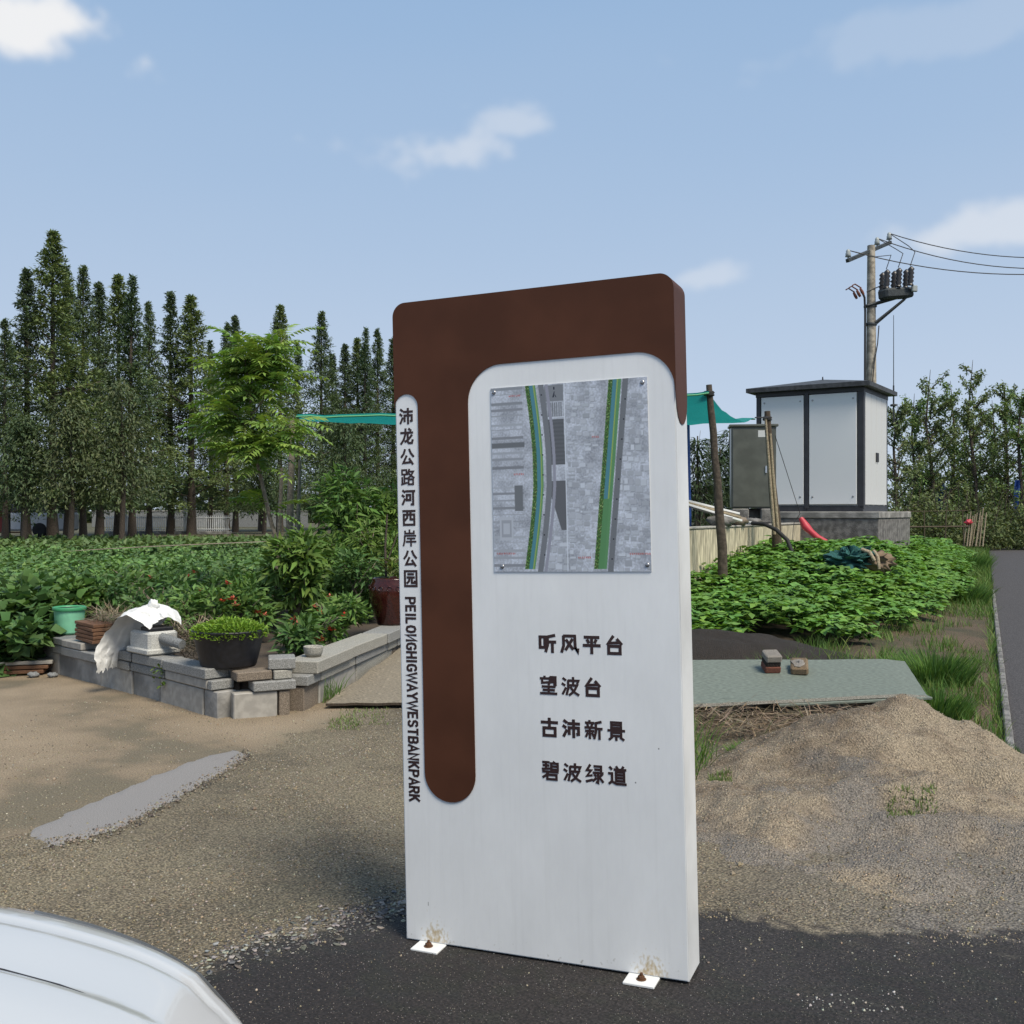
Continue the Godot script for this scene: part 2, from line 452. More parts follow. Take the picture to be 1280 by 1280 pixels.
func ground_color(x: float, d: float) -> Color:
	var a := n_big.get_noise_2d(x * 14.0, d * 14.0)
	var b := n_mid.get_noise_2d(x * 40.0, d * 40.0)
	var c := n_fine.get_noise_2d(x * 60.0, d * 60.0)
	var gravel := Color(0.27, 0.228, 0.155).lerp(Color(0.16, 0.133, 0.09), clampf(0.45 + 0.9 * a + 0.5 * b + 0.3 * c, 0, 1))
	var tan_ := Color(0.36, 0.285, 0.195).lerp(Color(0.225, 0.175, 0.115), clampf(0.4 + 1.1 * a + 0.4 * b, 0, 1))
	# the beaten earth on the left lies on the far side of the grey strip
	var side := (d - 4.9) - (x + 2.35) * 2.6
	var col := gravel.lerp(tan_, ss(-0.5, 0.6, side + 0.8 * a + 0.4 * b) * (1.0 - ss(-1.2, -0.3, x)))
	col = col.lerp(Color(0.16, 0.145, 0.1), 0.6 * ss(0.1, 0.5, a + 0.35 * b) * (1.0 - ss(9.0, 11.0, d)))
	# dark mineral dust in the gravel on the right
	col = col.lerp(Color(0.22, 0.2, 0.175), ss(0.6, 1.6, x) * (1.0 - ss(4.7, 5.6, d)) * clampf(0.6 + a + 0.4 * b, 0, 1))
	var al := asphalt_line(x) - d + 0.16 * a + 0.16 * b + 0.12 * c
	var asph := Color(0.021, 0.019, 0.018).lerp(Color(0.034, 0.0305, 0.029), clampf(0.5 + 1.5 * a + 0.6 * b, 0, 1))
	asph = asph.lerp(Color(0.16, 0.14, 0.115), 0.35 * ss(0.28, 0.6, b + 0.5 * c) * ss(0.5, 0.0, al))
	col = col.lerp(asph, ss(-0.02, 0.06, al))
	if d > 7.5:
		var soil := Color(0.06, 0.045, 0.033).lerp(Color(0.1, 0.075, 0.052), clampf(0.5 + a + b, 0, 1))
		if x < 0.4:
			if Geometry2D.is_point_in_polygon(Vector2(x, d), garden_poly): col = soil
		else:
			col = col.lerp(Color(0.105, 0.085, 0.055), ss(7.2, 8.2, d + 0.5 * b))
			col = col.lerp(soil, ss(10.2, 11.2, d + 0.6 * a))
	if x > 1.8 and d > 5.2:
		var off := path_edge(d) - x
		if off < 2.2:
			var verge := Color(0.18, 0.125, 0.08).lerp(Color(0.085, 0.08, 0.04), clampf(0.4 + 1.2 * a + 0.8 * b + 0.3 * c, 0, 1))
			col = col.lerp(verge, ss(1.9, 1.3, off) * ss(5.4, 6.2, d))
	if d > 13.0:
		col = col.lerp(Color(0.055, 0.075, 0.028), 0.7 * ss(13.0, 26.0, d))
	return col
func axis_lines(near0: float, near1: float, step: float, far0: float, far1: float) -> PackedFloat32Array:
	var out := PackedFloat32Array()
	var left := []
	var p := near0; var s := step
	while p > far0:
		s *= 1.22; p -= s
		left.push_front(maxf(p, far0))
	for q in left: out.push_back(q)
	p = near0
	while p < near1:
		out.push_back(p); p += step
	s = step
	while p < far1:
		out.push_back(p); s *= 1.12; p += s
	out.push_back(far1)
	return out
func ground() -> void:
	var xs := axis_lines(-4.8, 5.0, 0.035, -1500.0, 1500.0)
	var ds := axis_lines(2.6, 11.0, 0.035, -1500.0, 1500.0)
	var v := PackedVector3Array(); var n := PackedVector3Array(); var c := PackedColorArray(); var idx := PackedInt32Array()
	var w := xs.size(); var hh := ds.size()
	v.resize(w * hh); n.resize(w * hh); c.resize(w * hh)
	for j in hh:
		for k in w:
			v[j * w + k] = Vector3(xs[k], elev(xs[k], ds[j]) if ds[j] < 60.0 and ds[j] > -5.0 and absf(xs[k]) < 60.0 else 0.0, -ds[j])
			c[j * w + k] = ground_color(xs[k], ds[j])
	for j in hh:
		for k in w:
			var du := v[j * w + mini(k + 1, w - 1)] - v[j * w + maxi(k - 1, 0)]
			var dv := v[mini(j + 1, hh - 1) * w + k] - v[maxi(j - 1, 0) * w + k]
			n[j * w + k] = du.cross(dv).normalized()
	idx.resize((w - 1) * (hh - 1) * 6)
	var q := 0
	for j in hh - 1:
		for k in w - 1:
			var p := j * w + k
			idx[q] = p; idx[q + 1] = p + w; idx[q + 2] = p + 1; idx[q + 3] = p + 1; idx[q + 4] = p + w; idx[q + 5] = p + w + 1
			q += 6
	# three kinds of surface on the one sheet: loose gravel, beaten earth on the left, asphalt in front
	var kinds := [PackedInt32Array(), PackedInt32Array(), PackedInt32Array()]
	for t in range(0, idx.size(), 6):
		var p := v[idx[t]]
		var d := -p.z
		var kind := 0
		var wob := 0.35 * n_mid.get_noise_2d(p.x * 40.0, d * 40.0) + 0.5 * n_big.get_noise_2d(p.x * 14.0, d * 14.0)
		if d < asphalt_line(p.x) + 0.16 * n_big.get_noise_2d(p.x * 14.0, d * 14.0) + 0.16 * n_mid.get_noise_2d(p.x * 40.0, d * 40.0): kind = 2
		elif p.x < -0.9 and d < 12.0 and (d - 4.9) - (p.x + 2.35) * 2.6 + wob > 0.0: kind = 1
		kinds[kind].append_array(idx.slice(t, t + 6))
	var m := ArrayMesh.new()
	var looks := [["loose_gravel", TX.earth, 0.8, 0.8, 0.95], ["beaten_earth", TX.packed, 0.5, 0.5, 0.95], ["asphalt", TX.speck, 1.0, 0.5, 0.85]]
	for k in 3:
		var a := []
		a.resize(Mesh.ARRAY_MAX)
		a[Mesh.ARRAY_VERTEX] = v; a[Mesh.ARRAY_NORMAL] = n; a[Mesh.ARRAY_COLOR] = c; a[Mesh.ARRAY_INDEX] = kinds[k]
		m.add_surface_from_arrays(Mesh.PRIMITIVE_TRIANGLES, a)
		var g := StandardMaterial3D.new()
		g.resource_name = looks[k][0]
		g.vertex_color_use_as_albedo = true
		g.albedo_texture = looks[k][1]
		g.uv1_triplanar = true
		g.uv1_scale = Vector3.ONE * looks[k][2]
		g.roughness = looks[k][4]
		g.heightmap_enabled = true
		g.heightmap_texture = TX.fine
		g.heightmap_scale = looks[k][3]
		m.surface_set_material(k, g)
	struct("ground", m, null)

func scatter(called: String, label: String, category: String, m: Mesh, mat: Material, list: Array, tints: Array) -> void:
	var mm := MultiMesh.new()
	mm.transform_format = MultiMesh.TRANSFORM_3D
	mm.use_colors = true
	mm.mesh = m
	mm.instance_count = list.size()
	for k in list.size():
		mm.set_instance_transform(k, list[k])
		mm.set_instance_color(k, tints[k])
	var o := MultiMeshInstance3D.new()
	o.name = numbered(called)
	o.multimesh = mm
	o.material_override = mat
	add_child(o, true)
	tag(o, label, category, "", "stuff")
func pebble_mesh() -> ArrayMesh:
	return MB.new().stone(T(), Vector3(1, 0.7, 0.85), n_fine, 0.9, 3, 5).mesh()
func gravel() -> void:
	rng.seed = 21
	var pm := pebble_mesh()
	var list := []; var tints := []
	var pal := [Color(0.3, 0.26, 0.185), Color(0.24, 0.2, 0.14), Color(0.15, 0.13, 0.1), Color(0.36, 0.33, 0.27), Color(0.27, 0.24, 0.19)]
	var tries := 0
	while list.size() < 52000 and tries < 200000:
		tries += 1
		var x := rr(-3.6, 3.4); var d := rr(3.2, 8.4)
		if absf(x) > d * 0.56: continue
		var al := d - asphalt_line(x) + 0.15 * n_big.get_noise_2d(x * 14.0, d * 14.0)
		var keep := 1.0
		if al < 0.0: keep = 0.09 * exp(al * 2.2)
		elif al < 0.35 and x < 0.0: keep = 1.0
		else: keep = clampf(0.65 + 1.2 * n_mid.get_noise_2d(x * 20.0, d * 20.0), 0.15, 1.0)
		var side := (d - 4.9) - (x + 2.35) * 2.6
		if x < -0.8 and side > 0.0: keep *= 0.3
		if rng.randf() > keep: continue
		if d > 7.7 and Geometry2D.is_point_in_polygon(Vector2(x, d), garden_poly): continue
		var s := 0.002 + 0.0045 * pow(rng.randf(), 3.0)
		if rng.randf() < 0.004: s *= 2.4
		list.append(Transform3D(Basis.from_euler(Vector3(rr(-0.4, 0.4), rr(0, TAU), rr(-0.4, 0.4))) * s, Vector3(x, elev(x, d) + s * 0.25, -d)))
		tints.append(vary(pal[rng.randi() % pal.size()], 0.2))
	scatter("gravel", "small beige and grey stones strewn over the yard and its asphalt edge", "gravel", pm, M.gravel, list, tints)
	# fine aggregate glinting in the asphalt
	list = []; tints = []
	while list.size() < 16000:
		var x := rr(-1.6, 2.3); var d := rr(2.75, 4.3)
		if absf(x) > d * 0.56 or d > asphalt_line(x) + 0.1: continue
		var s := 0.0012 + 0.0017 * pow(rng.randf(), 2.0)
		list.append(Transform3D(Basis.from_euler(Vector3(rr(-0.4, 0.4), rr(0, TAU), rr(-0.4, 0.4))) * s, Vector3(x, elev(x, d) + s * 0.1, -d)))
		tints.append(vary([Color(0.1, 0.095, 0.09), Color(0.13, 0.12, 0.11), Color(0.06, 0.057, 0.06), Color(0.17, 0.16, 0.15)][mini(rng.randi() % 7, 3) if rng.randf() < 0.8 else 2], 0.2))
	scatter("asphalt_grit", "fine pale grit worn out of the dark asphalt", "grit", pm, M.gravel, list, tints)
	# pale chips along the broken asphalt edge and on the asphalt
	list = []; tints = []
	for k in 1500:
		var t := rng.randf()
		var x := lerpf(-1.25, -0.42, t) + rr(-0.05, 0.05)
		var d := asphalt_line(x) + rr(-0.3, 0.2) * rr(0.2, 1.0)
		var s := 0.003 + 0.011 * pow(rng.randf(), 4.0)
		list.append(Transform3D(Basis.from_euler(Vector3(rr(-0.3, 0.3), rr(0, TAU), rr(-0.3, 0.3))) * Basis.from_scale(Vector3(s * rr(0.9, 1.7), s * 0.55, s)), Vector3(x, elev(x, d) + s * 0.2, -d)))
		tints.append(vary(Color(0.3, 0.29, 0.26) if rng.randf() < 0.35 else Color(0.12, 0.115, 0.11), 0.25))
	for k in 90:
		var x := rr(0.75, 2.0); var d := rr(2.7, 3.7)
		if k < 50:
			x = 1.06 + rr(-0.16, 0.16); d = 3.2 + rr(-0.06, 0.06)
		var s := 0.002 + 0.005 * pow(rng.randf(), 3.0)
		list.append(Transform3D(Basis.from_euler(Vector3(0, rr(0, TAU), 0)) * s, Vector3(x, elev(x, d) + s * 0.3, -d)))
		tints.append(vary(Color(0.42, 0.41, 0.38), 0.25))
	# grit spilling over the lower edge of the cement strip
	for k in 1400:
		var t := rng.randf() * 3.999
		var q := int(t)
		var edge := [Vector2(62, 1062), Vector2(150, 1040), Vector2(225, 1000), Vector2(285, 966), Vector2(312, 944)]
		var ep: Vector2 = edge[q].lerp(edge[q + 1], t - q)
		var gp := G(ep.x + rr(-9, 9), ep.y + rr(-7, 6) - 2.0)
		var s := 0.002 + 0.007 * pow(rng.randf(), 3.0)
		list.append(Transform3D(Basis.from_euler(Vector3(rr(-0.4, 0.4), rr(0, TAU), rr(-0.4, 0.4))) * s, Vector3(gp.x, elev(gp.x, -gp.z) + 0.006, gp.z)))
		tints.append(vary([Color(0.1, 0.09, 0.08), Color(0.2, 0.17, 0.13), Color(0.28, 0.25, 0.2)][k % 3], 0.25))
	scatter("stone_chips", "pale stone chips along the broken edge of the dark asphalt", "stone chips", pm, M.gravel, list, tints)

func pile_height(x: float, d: float) -> float:
	var h := -0.06
	var cones := [[2.36, 6.2, 0.465, 0.86, 1.25], [2.08, 6.1, 0.42, 0.98, 1.25], [1.42, 5.2, 0.17, 0.72, 1.1], [1.9, 5.4, 0.25, 0.98, 1.1], [2.6, 5.6, 0.17, 0.8, 1.2], [1.7, 4.75, 0.09, 0.85, 1.2], [2.5, 4.85, 0.1, 1.1, 1.3], [3.4, 5.35, 0.09, 1.1, 1.5]]
	for c in cones:
		var dx: float = x - c[0]; var dd: float = (d - c[1]) * c[4] / 1.2
		var r: float = sqrt(dx * dx + dd * dd + 0.005) / c[3]
		var q: float = c[2] * (1.0 - r * 1.02) + 0.0
		var k := 0.045
		var t := clampf(0.5 + 0.5 * (q - h) / k, 0, 1)
		h = lerpf(h, q, t) + k * t * (1.0 - t)
	var near := ss(-0.05, 0.06, h)
	h += near * (0.06 * n_big.get_noise_2d(x * 26.0 + 40.0, d * 26.0) + 0.055 * n_mid.get_noise_2d(x * 36.0, d * 36.0) + 0.014 * n_fine.get_noise_2d(x * 70.0, d * 70.0))
	# two scooped hollows on its face
	for s in [[2.35, 5.5, 0.11, 0.27], [2.65, 5.45, 0.06, 0.22], [1.85, 5.0, 0.06, 0.2], [1.62, 5.35, 0.05, 0.16], [2.25, 5.95, 0.03, 0.12], [1.95, 5.75, 0.03, 0.1]]:
		h -= s[2] * exp(-(pow((x - s[0]) / s[3], 2.0) + pow((d - s[1]) / (s[3] * 0.7), 2.0)))
	return h
func sand_pile() -> void:
	var m := pile_mesh(0.35, 4.6, 3.2, 7.6, 0.028)
	var o := part(self, "sand_pile", m, M.sand_c)
	tag(o, "large heap of coarse beige sand in front of the pale green sheet", "sand pile")
	rng.seed = 31
	var pm := pebble_mesh()
	var list := []; var tints := []
	while list.size() < 16000:
		var x := rr(0.6, 3.6); var d := rr(3.7, 7.0)
		if x > d * 0.54: continue
		var h := pile_height(x, d)
		if h < elev(x, d): continue
		var s := 0.0016 + 0.0034 * pow(rng.randf(), 3.0)
		list.append(Transform3D(Basis.from_euler(Vector3(rr(-0.5, 0.5), rr(0, TAU), rr(-0.5, 0.5))) * s, Vector3(x, h + s * 0.3, -d)))
		tints.append(vary([Color(0.38, 0.31, 0.22), Color(0.28, 0.225, 0.155), Color(0.22, 0.185, 0.14), Color(0.44, 0.38, 0.29)][rng.randi() % 4], 0.2))
	scatter("sand_grains", "loose coarse grains and fine gravel on the sand heap", "grit", pm, M.gravel, list, tints)
func pile_mesh(x0: float, x1: float, d0: float, d1: float, st: float) -> ArrayMesh:
	var v := PackedVector3Array(); var n := PackedVector3Array(); var c := PackedColorArray(); var idx := PackedInt32Array()
	var w := int((x1 - x0) / st) + 1; var hh := int((d1 - d0) / st) + 1
	for j in hh:
		for k in w:
			var x := x0 + k * st; var d := d0 + j * st
			v.push_back(Vector3(x, pile_height(x, d), -d))
			var a := n_big.get_noise_2d(x * 20.0, d * 20.0); var b := n_mid.get_noise_2d(x * 40.0, d * 40.0); var e := n_fine.get_noise_2d(x * 60.0, d * 60.0)
			var dry := Color(0.39, 0.322, 0.235)
			var damp := Color(0.19, 0.142, 0.095)
			var grit := Color(0.28, 0.255, 0.225)
			var col := dry.lerp(damp, clampf(0.35 + 1.1 * a + 0.8 * b + 0.4 * e, 0, 1))
			col = col.lerp(grit, 0.85 * ss(-0.15, 0.4, a * 1.1 + b * 0.6 + (4.95 - d) * 0.5))
			c.push_back(col)
	for j in hh:
		for k in w:
			var du := v[j * w + mini(k + 1, w - 1)] - v[j * w + maxi(k - 1, 0)]
			var dv := v[mini(j + 1, hh - 1) * w + k] - v[maxi(j - 1, 0) * w + k]
			n.push_back(du.cross(dv).normalized())
	for j in hh - 1:
		for k in w - 1:
			var p := j * w + k
			idx.append_array(PackedInt32Array([p, p + w, p + 1, p + 1, p + w, p + w + 1]))
	var a2 := []
	a2.resize(Mesh.ARRAY_MAX)
	a2[Mesh.ARRAY_VERTEX] = v; a2[Mesh.ARRAY_NORMAL] = n; a2[Mesh.ARRAY_COLOR] = c; a2[Mesh.ARRAY_INDEX] = idx
	var m := ArrayMesh.new()
	m.add_surface_from_arrays(Mesh.PRIMITIVE_TRIANGLES, a2)
	var g := mt("sand_c", Color.WHITE, 0.95, "earth", 1.1, "fine", 1.2)
	g.vertex_color_use_as_albedo = true
	return m

func paving() -> void:
	# the park path on the right: kerb, then dark slabs laid across it, then one sheet
	var dirv := Vector3(0.46, 0, -1.0).normalized()
	var ry := atan2(-dirv.x, -dirv.z)
	var s0 := 5.4
	var root := Node3D.new()
	root.name = "path"
	add_child(root, true)
	root.set_meta("kind", "structure")
	rng.seed = 41
	var rows := []
	for k in 60:
		var d := lerpf(4.6, 62.0, pow(k / 59.0, 1.8))
		var row := []
		for u in 7: row.append(Vector3(path_edge(d) + 0.015 + u * 0.5, 0.035 + 0.012 * sin(u / 6.0 * PI) + 0.004 * n_mid.get_noise_2d(d * 30.0, u * 40.0), -d - u * 0.22))
		rows.append(row)
	part(root, "paving", MB.new().sheet(rows).mesh(), M.path_slab)
	var kerb := Node3D.new()
	kerb.name = "kerb"
	add_child(kerb, true)
	kerb.set_meta("kind", "structure")
	var km := MB.new().box(T(), Vector3(0.05, 0.2, 0.98), 0.008).mesh()
	for k in 16:
		var d := s0 + (k + 0.35) * absf(dirv.z)
		var o := part(kerb, "kerb_stone", km, M.concrete_dark)
		o.transform = T(Vector3(path_edge(d) - 0.0, -0.035 + rr(-0.005, 0.005), -d), ry + rr(-0.006, 0.006))
	# the low white wall across the far end of the path
	var wl := thing("low_wall", "low pale concrete wall across the far end of the dark path", "wall", D(1255, 674, 55.0) * Vector3(1, 0, 1))
	part(wl, "wall_body", MB.new().box(T(Vector3(2.5, 0.35, 0)), Vector3(8.0, 0.75, 0.4), 0.02).mesh(), M.concrete)
	part(wl, "coping", MB.new().box(T(Vector3(2.5, 0.77, 0)), Vector3(8.1, 0.1, 0.5), 0.02).mesh(), M.white_paint)
	# smooth grey cement strip in the yard
	var pts := []
	var L := [Vector2(25, 1046), Vector2(110, 1004), Vector2(190, 972), Vector2(250, 948), Vector2(298, 936)]
	var R := [Vector2(62, 1062), Vector2(150, 1040), Vector2(225, 1000), Vector2(285, 966), Vector2(312, 944)]
	for k in 33:
		var t := k / 32.0 * 4.0
		var q := mini(int(t), 3)
		var l: Vector2 = L[q].lerp(L[q + 1], t - q); var r2: Vector2 = R[q].lerp(R[q + 1], t - q)
		var row := []
		for u in 11:
			var p: Vector2 = l.lerp(r2, u / 10.0)
			var g := G(p.x + 5.0 * n_fine.get_noise_2d(k * 9.0, u * 9.0), p.y)
			var edge := minf(minf(u, 10 - u), minf(k, 32 - k))
			g.y = elev(g.x, -g.z) + (0.006 if edge > 0 else -0.008) + 0.002 * n_mid.get_noise_2d(k * 8.0, u * 8.0)
			if edge == 0:
				g.x += 0.1 * n_mid.get_noise_2d(k * 14.0, u * 14.0); g.z += 0.08 * n_mid.get_noise_2d(k * 14.0 + 90.0, u * 14.0)
			row.append(g)
		pts.append(row)
	var cp := part(self, "cement_strip", MB.new().sheet(pts).mesh(), M.patch_grey)
	cp.set_meta("kind", "structure")

# ------------------------------------------------------------------ the sign
const WATER := [[[8, 8], [25, 20]], [[3, 36], [20, 47]], [[6, 93], [25, 58]]]
func glyphs() -> Dictionary:
	var box := func(x0, y0, x1, y1): return [[x0, y0], [x1, y0], [x1, y1], [x0, y1], [x0, y0]]
	var g := {}
	g["沛"] = WATER + [[[30, 24], [97, 24]], [[63, 3], [63, 97]], [[38, 82], [38, 46], [90, 46], [90, 78], [79, 80]]]
	g["龙"] = [[[5, 28], [95, 28]], [[42, 3], [40, 36], [28, 68], [6, 95]], [[57, 30], [57, 82], [64, 90], [87, 90], [93, 70]], [[64, 4], [82, 17]], [[88, 42], [66, 64], [36, 82]]]
	g["公"] = [[[34, 6], [24, 32], [5, 53]], [[64, 5], [76, 30], [96, 51]], [[45, 44], [20, 86], [82, 83]], [[63, 60], [90, 96]]]
	g["路"] = [box.call(8, 8, 40, 34), [[25, 34], [25, 87]], [[25, 58], [43, 58]], [[9, 50], [9, 90]], [[2, 93], [45, 83]], [[62, 3], [46, 36]], [[58, 18], [90, 18], [72, 44], [44, 60]], [[58, 30], [76, 45], [97, 56]], box.call(55, 64, 88, 93)]
	g["河"] = WATER + [[[30, 14], [98, 14]], box.call(38, 36, 63, 66), [[84, 14], [84, 92], [68, 92]]]
	g["西"] = [[[4, 11], [96, 11]], box.call(12, 32, 88, 92), [[39, 11], [37, 50], [20, 66]], [[61, 11], [61, 60], [84, 61]]]
	g["岸"] = [[[50, 1], [50, 22]], [[18, 7], [18, 23], [82, 23], [82, 7]], [[12, 37], [96, 37]], [[15, 37], [14, 66], [4, 97]], [[32, 53], [90, 53]], [[25, 72], [97, 72]], [[60, 53], [60, 99]]]
	g["园"] = [box.call(8, 6, 92, 94), [[28, 24], [72, 24]], [[22, 43], [78, 43]], [[41, 43], [38, 64], [22, 78]], [[58, 43], [58, 75], [77, 75], [80, 63]]]
	g["听"] = [box.call(7, 16, 34, 72), [[92, 6], [50, 15], [50, 60], [38, 95]], [[50, 42], [97, 42]], [[77, 42], [77, 98]]]
	g["风"] = [[[17, 8], [17, 60], [5, 95]], [[17, 8], [80, 8], [82, 68], [96, 92], [97, 74]], [[67, 24], [28, 82]], [[31, 28], [70, 78]]]
	g["平"] = [[[9, 12], [91, 12]], [[25, 24], [34, 42]], [[75, 24], [66, 42]], [[3, 55], [97, 55]], [[50, 12], [50, 98]]]
	g["台"] = [[[45, 3], [18, 40], [82, 36]], [[64, 18], [90, 47]], box.call(19, 56, 81, 93)]
	g["望"] = [[[28, 1], [28, 12]], [[3, 14], [51, 14]], [[14, 14], [14, 37], [49, 34]], [[59, 6], [58, 34], [50, 48]], [[59, 6], [90, 6], [90, 46], [79, 46]], [[59, 19], [90, 19]], [[59, 32], [90, 32]], [[13, 57], [88, 57]], [[18, 75], [84, 75]], [[3, 93], [97, 93]], [[50, 57], [50, 93]]]
	g["波"] = WATER + [[[38, 20], [38, 60], [28, 96]], [[38, 20], [95, 20], [88, 36]], [[66, 2], [66, 44]], [[38, 45], [87, 45], [70, 76], [43, 97]], [[50, 54], [70, 80], [97, 96]]]
	g["古"] = [[[3, 24], [97, 24]], [[50, 1], [50, 54]], box.call(18, 54, 82, 94)]
	g["新"] = [[[28, 1], [28, 13]], [[5, 14], [53, 14]], [[16, 20], [20, 33]], [[43, 20], [38, 33]], [[2, 39], [55, 39]], [[5, 57], [53, 57]], [[29, 39], [29, 97]], [[18, 66], [7, 88]], [[40, 66], [51, 83]], [[93, 6], [63, 14], [63, 60], [53, 96]], [[63, 43], [98, 43]], [[82, 43], [82, 98]]]
	g["景"] = [box.call(24, 5, 76, 34), [[24, 19], [76, 19]], [[4, 47], [96, 47]], [[50, 37], [50, 47]], box.call(24, 58, 76, 75), [[50, 75], [50, 98]], [[28, 81], [11, 95]], [[72, 81], [91, 95]]]
	g["碧"] = [[[6, 6], [45, 6]], [[8, 23], [43, 23]], [[3, 43], [47, 39]], [[25, 6], [25, 41]], [[73, 1], [66, 11]], box.call(55, 11, 92, 44), [[55, 27], [92, 27]], [[5, 56], [95, 56]], [[40, 56], [26, 74], [6, 87]], box.call(32, 72, 84, 95)]
	g["绿"] = [[[27, 2], [8, 32], [31, 32], [8, 62], [37, 57]], [[3, 91], [39, 80]], [[47, 9], [86, 9], [86, 42]], [[51, 26], [86, 26]], [[42, 43], [98, 43]], [[69, 43], [69, 94], [58, 91]], [[49, 52], [58, 62]], [[40, 86], [60, 70]], [[92, 50], [77, 62]], [[74, 62], [97, 90]]]
	g["道"] = [[[45, 1], [54, 15]], [[84, 1], [75, 15]], [[33, 18], [98, 18]], [[66, 18], [60, 30]], box.call(44, 31, 87, 77), [[44, 46], [87, 46]], [[44, 61], [87, 61]], [[9, 5], [22, 18]], [[3, 39], [22, 39], [22, 78], [5, 93]], [[22, 80], [44, 92], [98, 92]]]
	return g
func stroke(mb: MB, pts: PackedVector2Array, w: float, z: float) -> void:
	# one brush stroke as a mitred bar of constant width, standing z proud of the panel
	var lf := []; var rt := []
	var closed := pts[0].distance_to(pts[pts.size() - 1]) < 1e-6
	for k in pts.size():
		var t0: Vector2; var t1: Vector2
		var m := pts.size()
		if closed:
			t0 = (pts[k] - pts[(k - 1 + m) % m] if k > 0 else pts[0] - pts[m - 2]).normalized()
			t1 = (pts[k + 1] - pts[k] if k < m - 1 else pts[1] - pts[0]).normalized()
		else:
			t1 = (pts[mini(k + 1, m - 1)] - pts[k] if k < m - 1 else pts[k] - pts[k - 1]).normalized()
			t0 = (pts[k] - pts[k - 1] if k > 0 else t1).normalized()
		var nn := (Vector2(-t0.y, t0.x) + Vector2(-t1.y, t1.x)).normalized()
		var s := minf(1.0 / maxf(nn.dot(Vector2(-t1.y, t1.x)), 0.4), 2.0) * w * 0.5
		var p := pts[k]
		if not closed and k == 0: p -= t1 * w * 0.12
		if not closed and k == m - 1: p += t0 * w * 0.12
		lf.append(p + nn * s); rt.append(p - nn * s)
	for k in pts.size() - 1:
		var a := Vector3(lf[k].x, lf[k].y, z); var b := Vector3(lf[k + 1].x, lf[k + 1].y, z); var c := Vector3(rt[k + 1].x, rt[k + 1].y, z); var d := Vector3(rt[k].x, rt[k].y, z)
		var o := Vector3(0, 0, z)
		mb.face([a, b, c, d], Vector3(0, 0, 1))
		var nn := (b - a).cross(Vector3(0, 0, 1))
		mb.face([a, b, b - o, a - o], -nn if nn.dot(a - d) < 0.0 else nn)
		mb.face([d, c, c - o, d - o], -nn if nn.dot(d - a) < 0.0 else nn)
		if not closed and k == 0: mb.face([a, d, d - o, a - o], a - b)
		if not closed and k == pts.size() - 2: mb.face([b, c, c - o, b - o], b - a)
func character(parent: Node, gl: Array, at: Vector2, size: Vector2, z0: float, w := 0.164) -> void:
	var mb := MB.new()
	var z := 0.0005
	for s in gl:
		var pts := PackedVector2Array()
		for p in s: pts.push_back(at + Vector2(p[0] * 0.01 * size.x, -p[1] * 0.01 * size.y))
		stroke(mb, pts, w * size.x * (0.8 if gl.size() > 6 else 1.0), z)
		z += 0.00006
	var o := part(parent, "character", mb.mesh(), M.lettering)
	o.position.z = z0
func uv_mesh(poly: PackedVector2Array, size: Vector2, z: float) -> ArrayMesh:
	var v := PackedVector3Array(); var n := PackedVector3Array(); var uv := PackedVector2Array()
	for p in poly:
		v.push_back(Vector3(p.x, p.y, z)); n.push_back(Vector3(0, 0, 1)); uv.push_back(Vector2(p.x / size.x, 1.0 - p.y / size.y))
	var tr := Geometry2D.triangulate_polygon(poly)
	for k in range(0, tr.size(), 3):
		var a := poly[tr[k]]; var b := poly[tr[k + 1]]; var c := poly[tr[k + 2]]
		if (b - a).cross(c - a) > 0.0:
			var t := tr[k + 1]; tr[k + 1] = tr[k + 2]; tr[k + 2] = t
	var a2 := []
	a2.resize(Mesh.ARRAY_MAX)
	a2[Mesh.ARRAY_VERTEX] = v; a2[Mesh.ARRAY_NORMAL] = n; a2[Mesh.ARRAY_TEX_UV] = uv; a2[Mesh.ARRAY_INDEX] = tr
	var m := ArrayMesh.new()
	m.add_surface_from_arrays(Mesh.PRIMITIVE_TRIANGLES, a2)
	return m
func arc(out: PackedVector2Array, c: Vector2, r: float, a0: float, a1: float, k := 14) -> void:
	for q in k + 1:
		var a := deg_to_rad(lerpf(a0, a1, float(q) / k))
		out.push_back(c + Vector2(cos(a), sin(a)) * r)
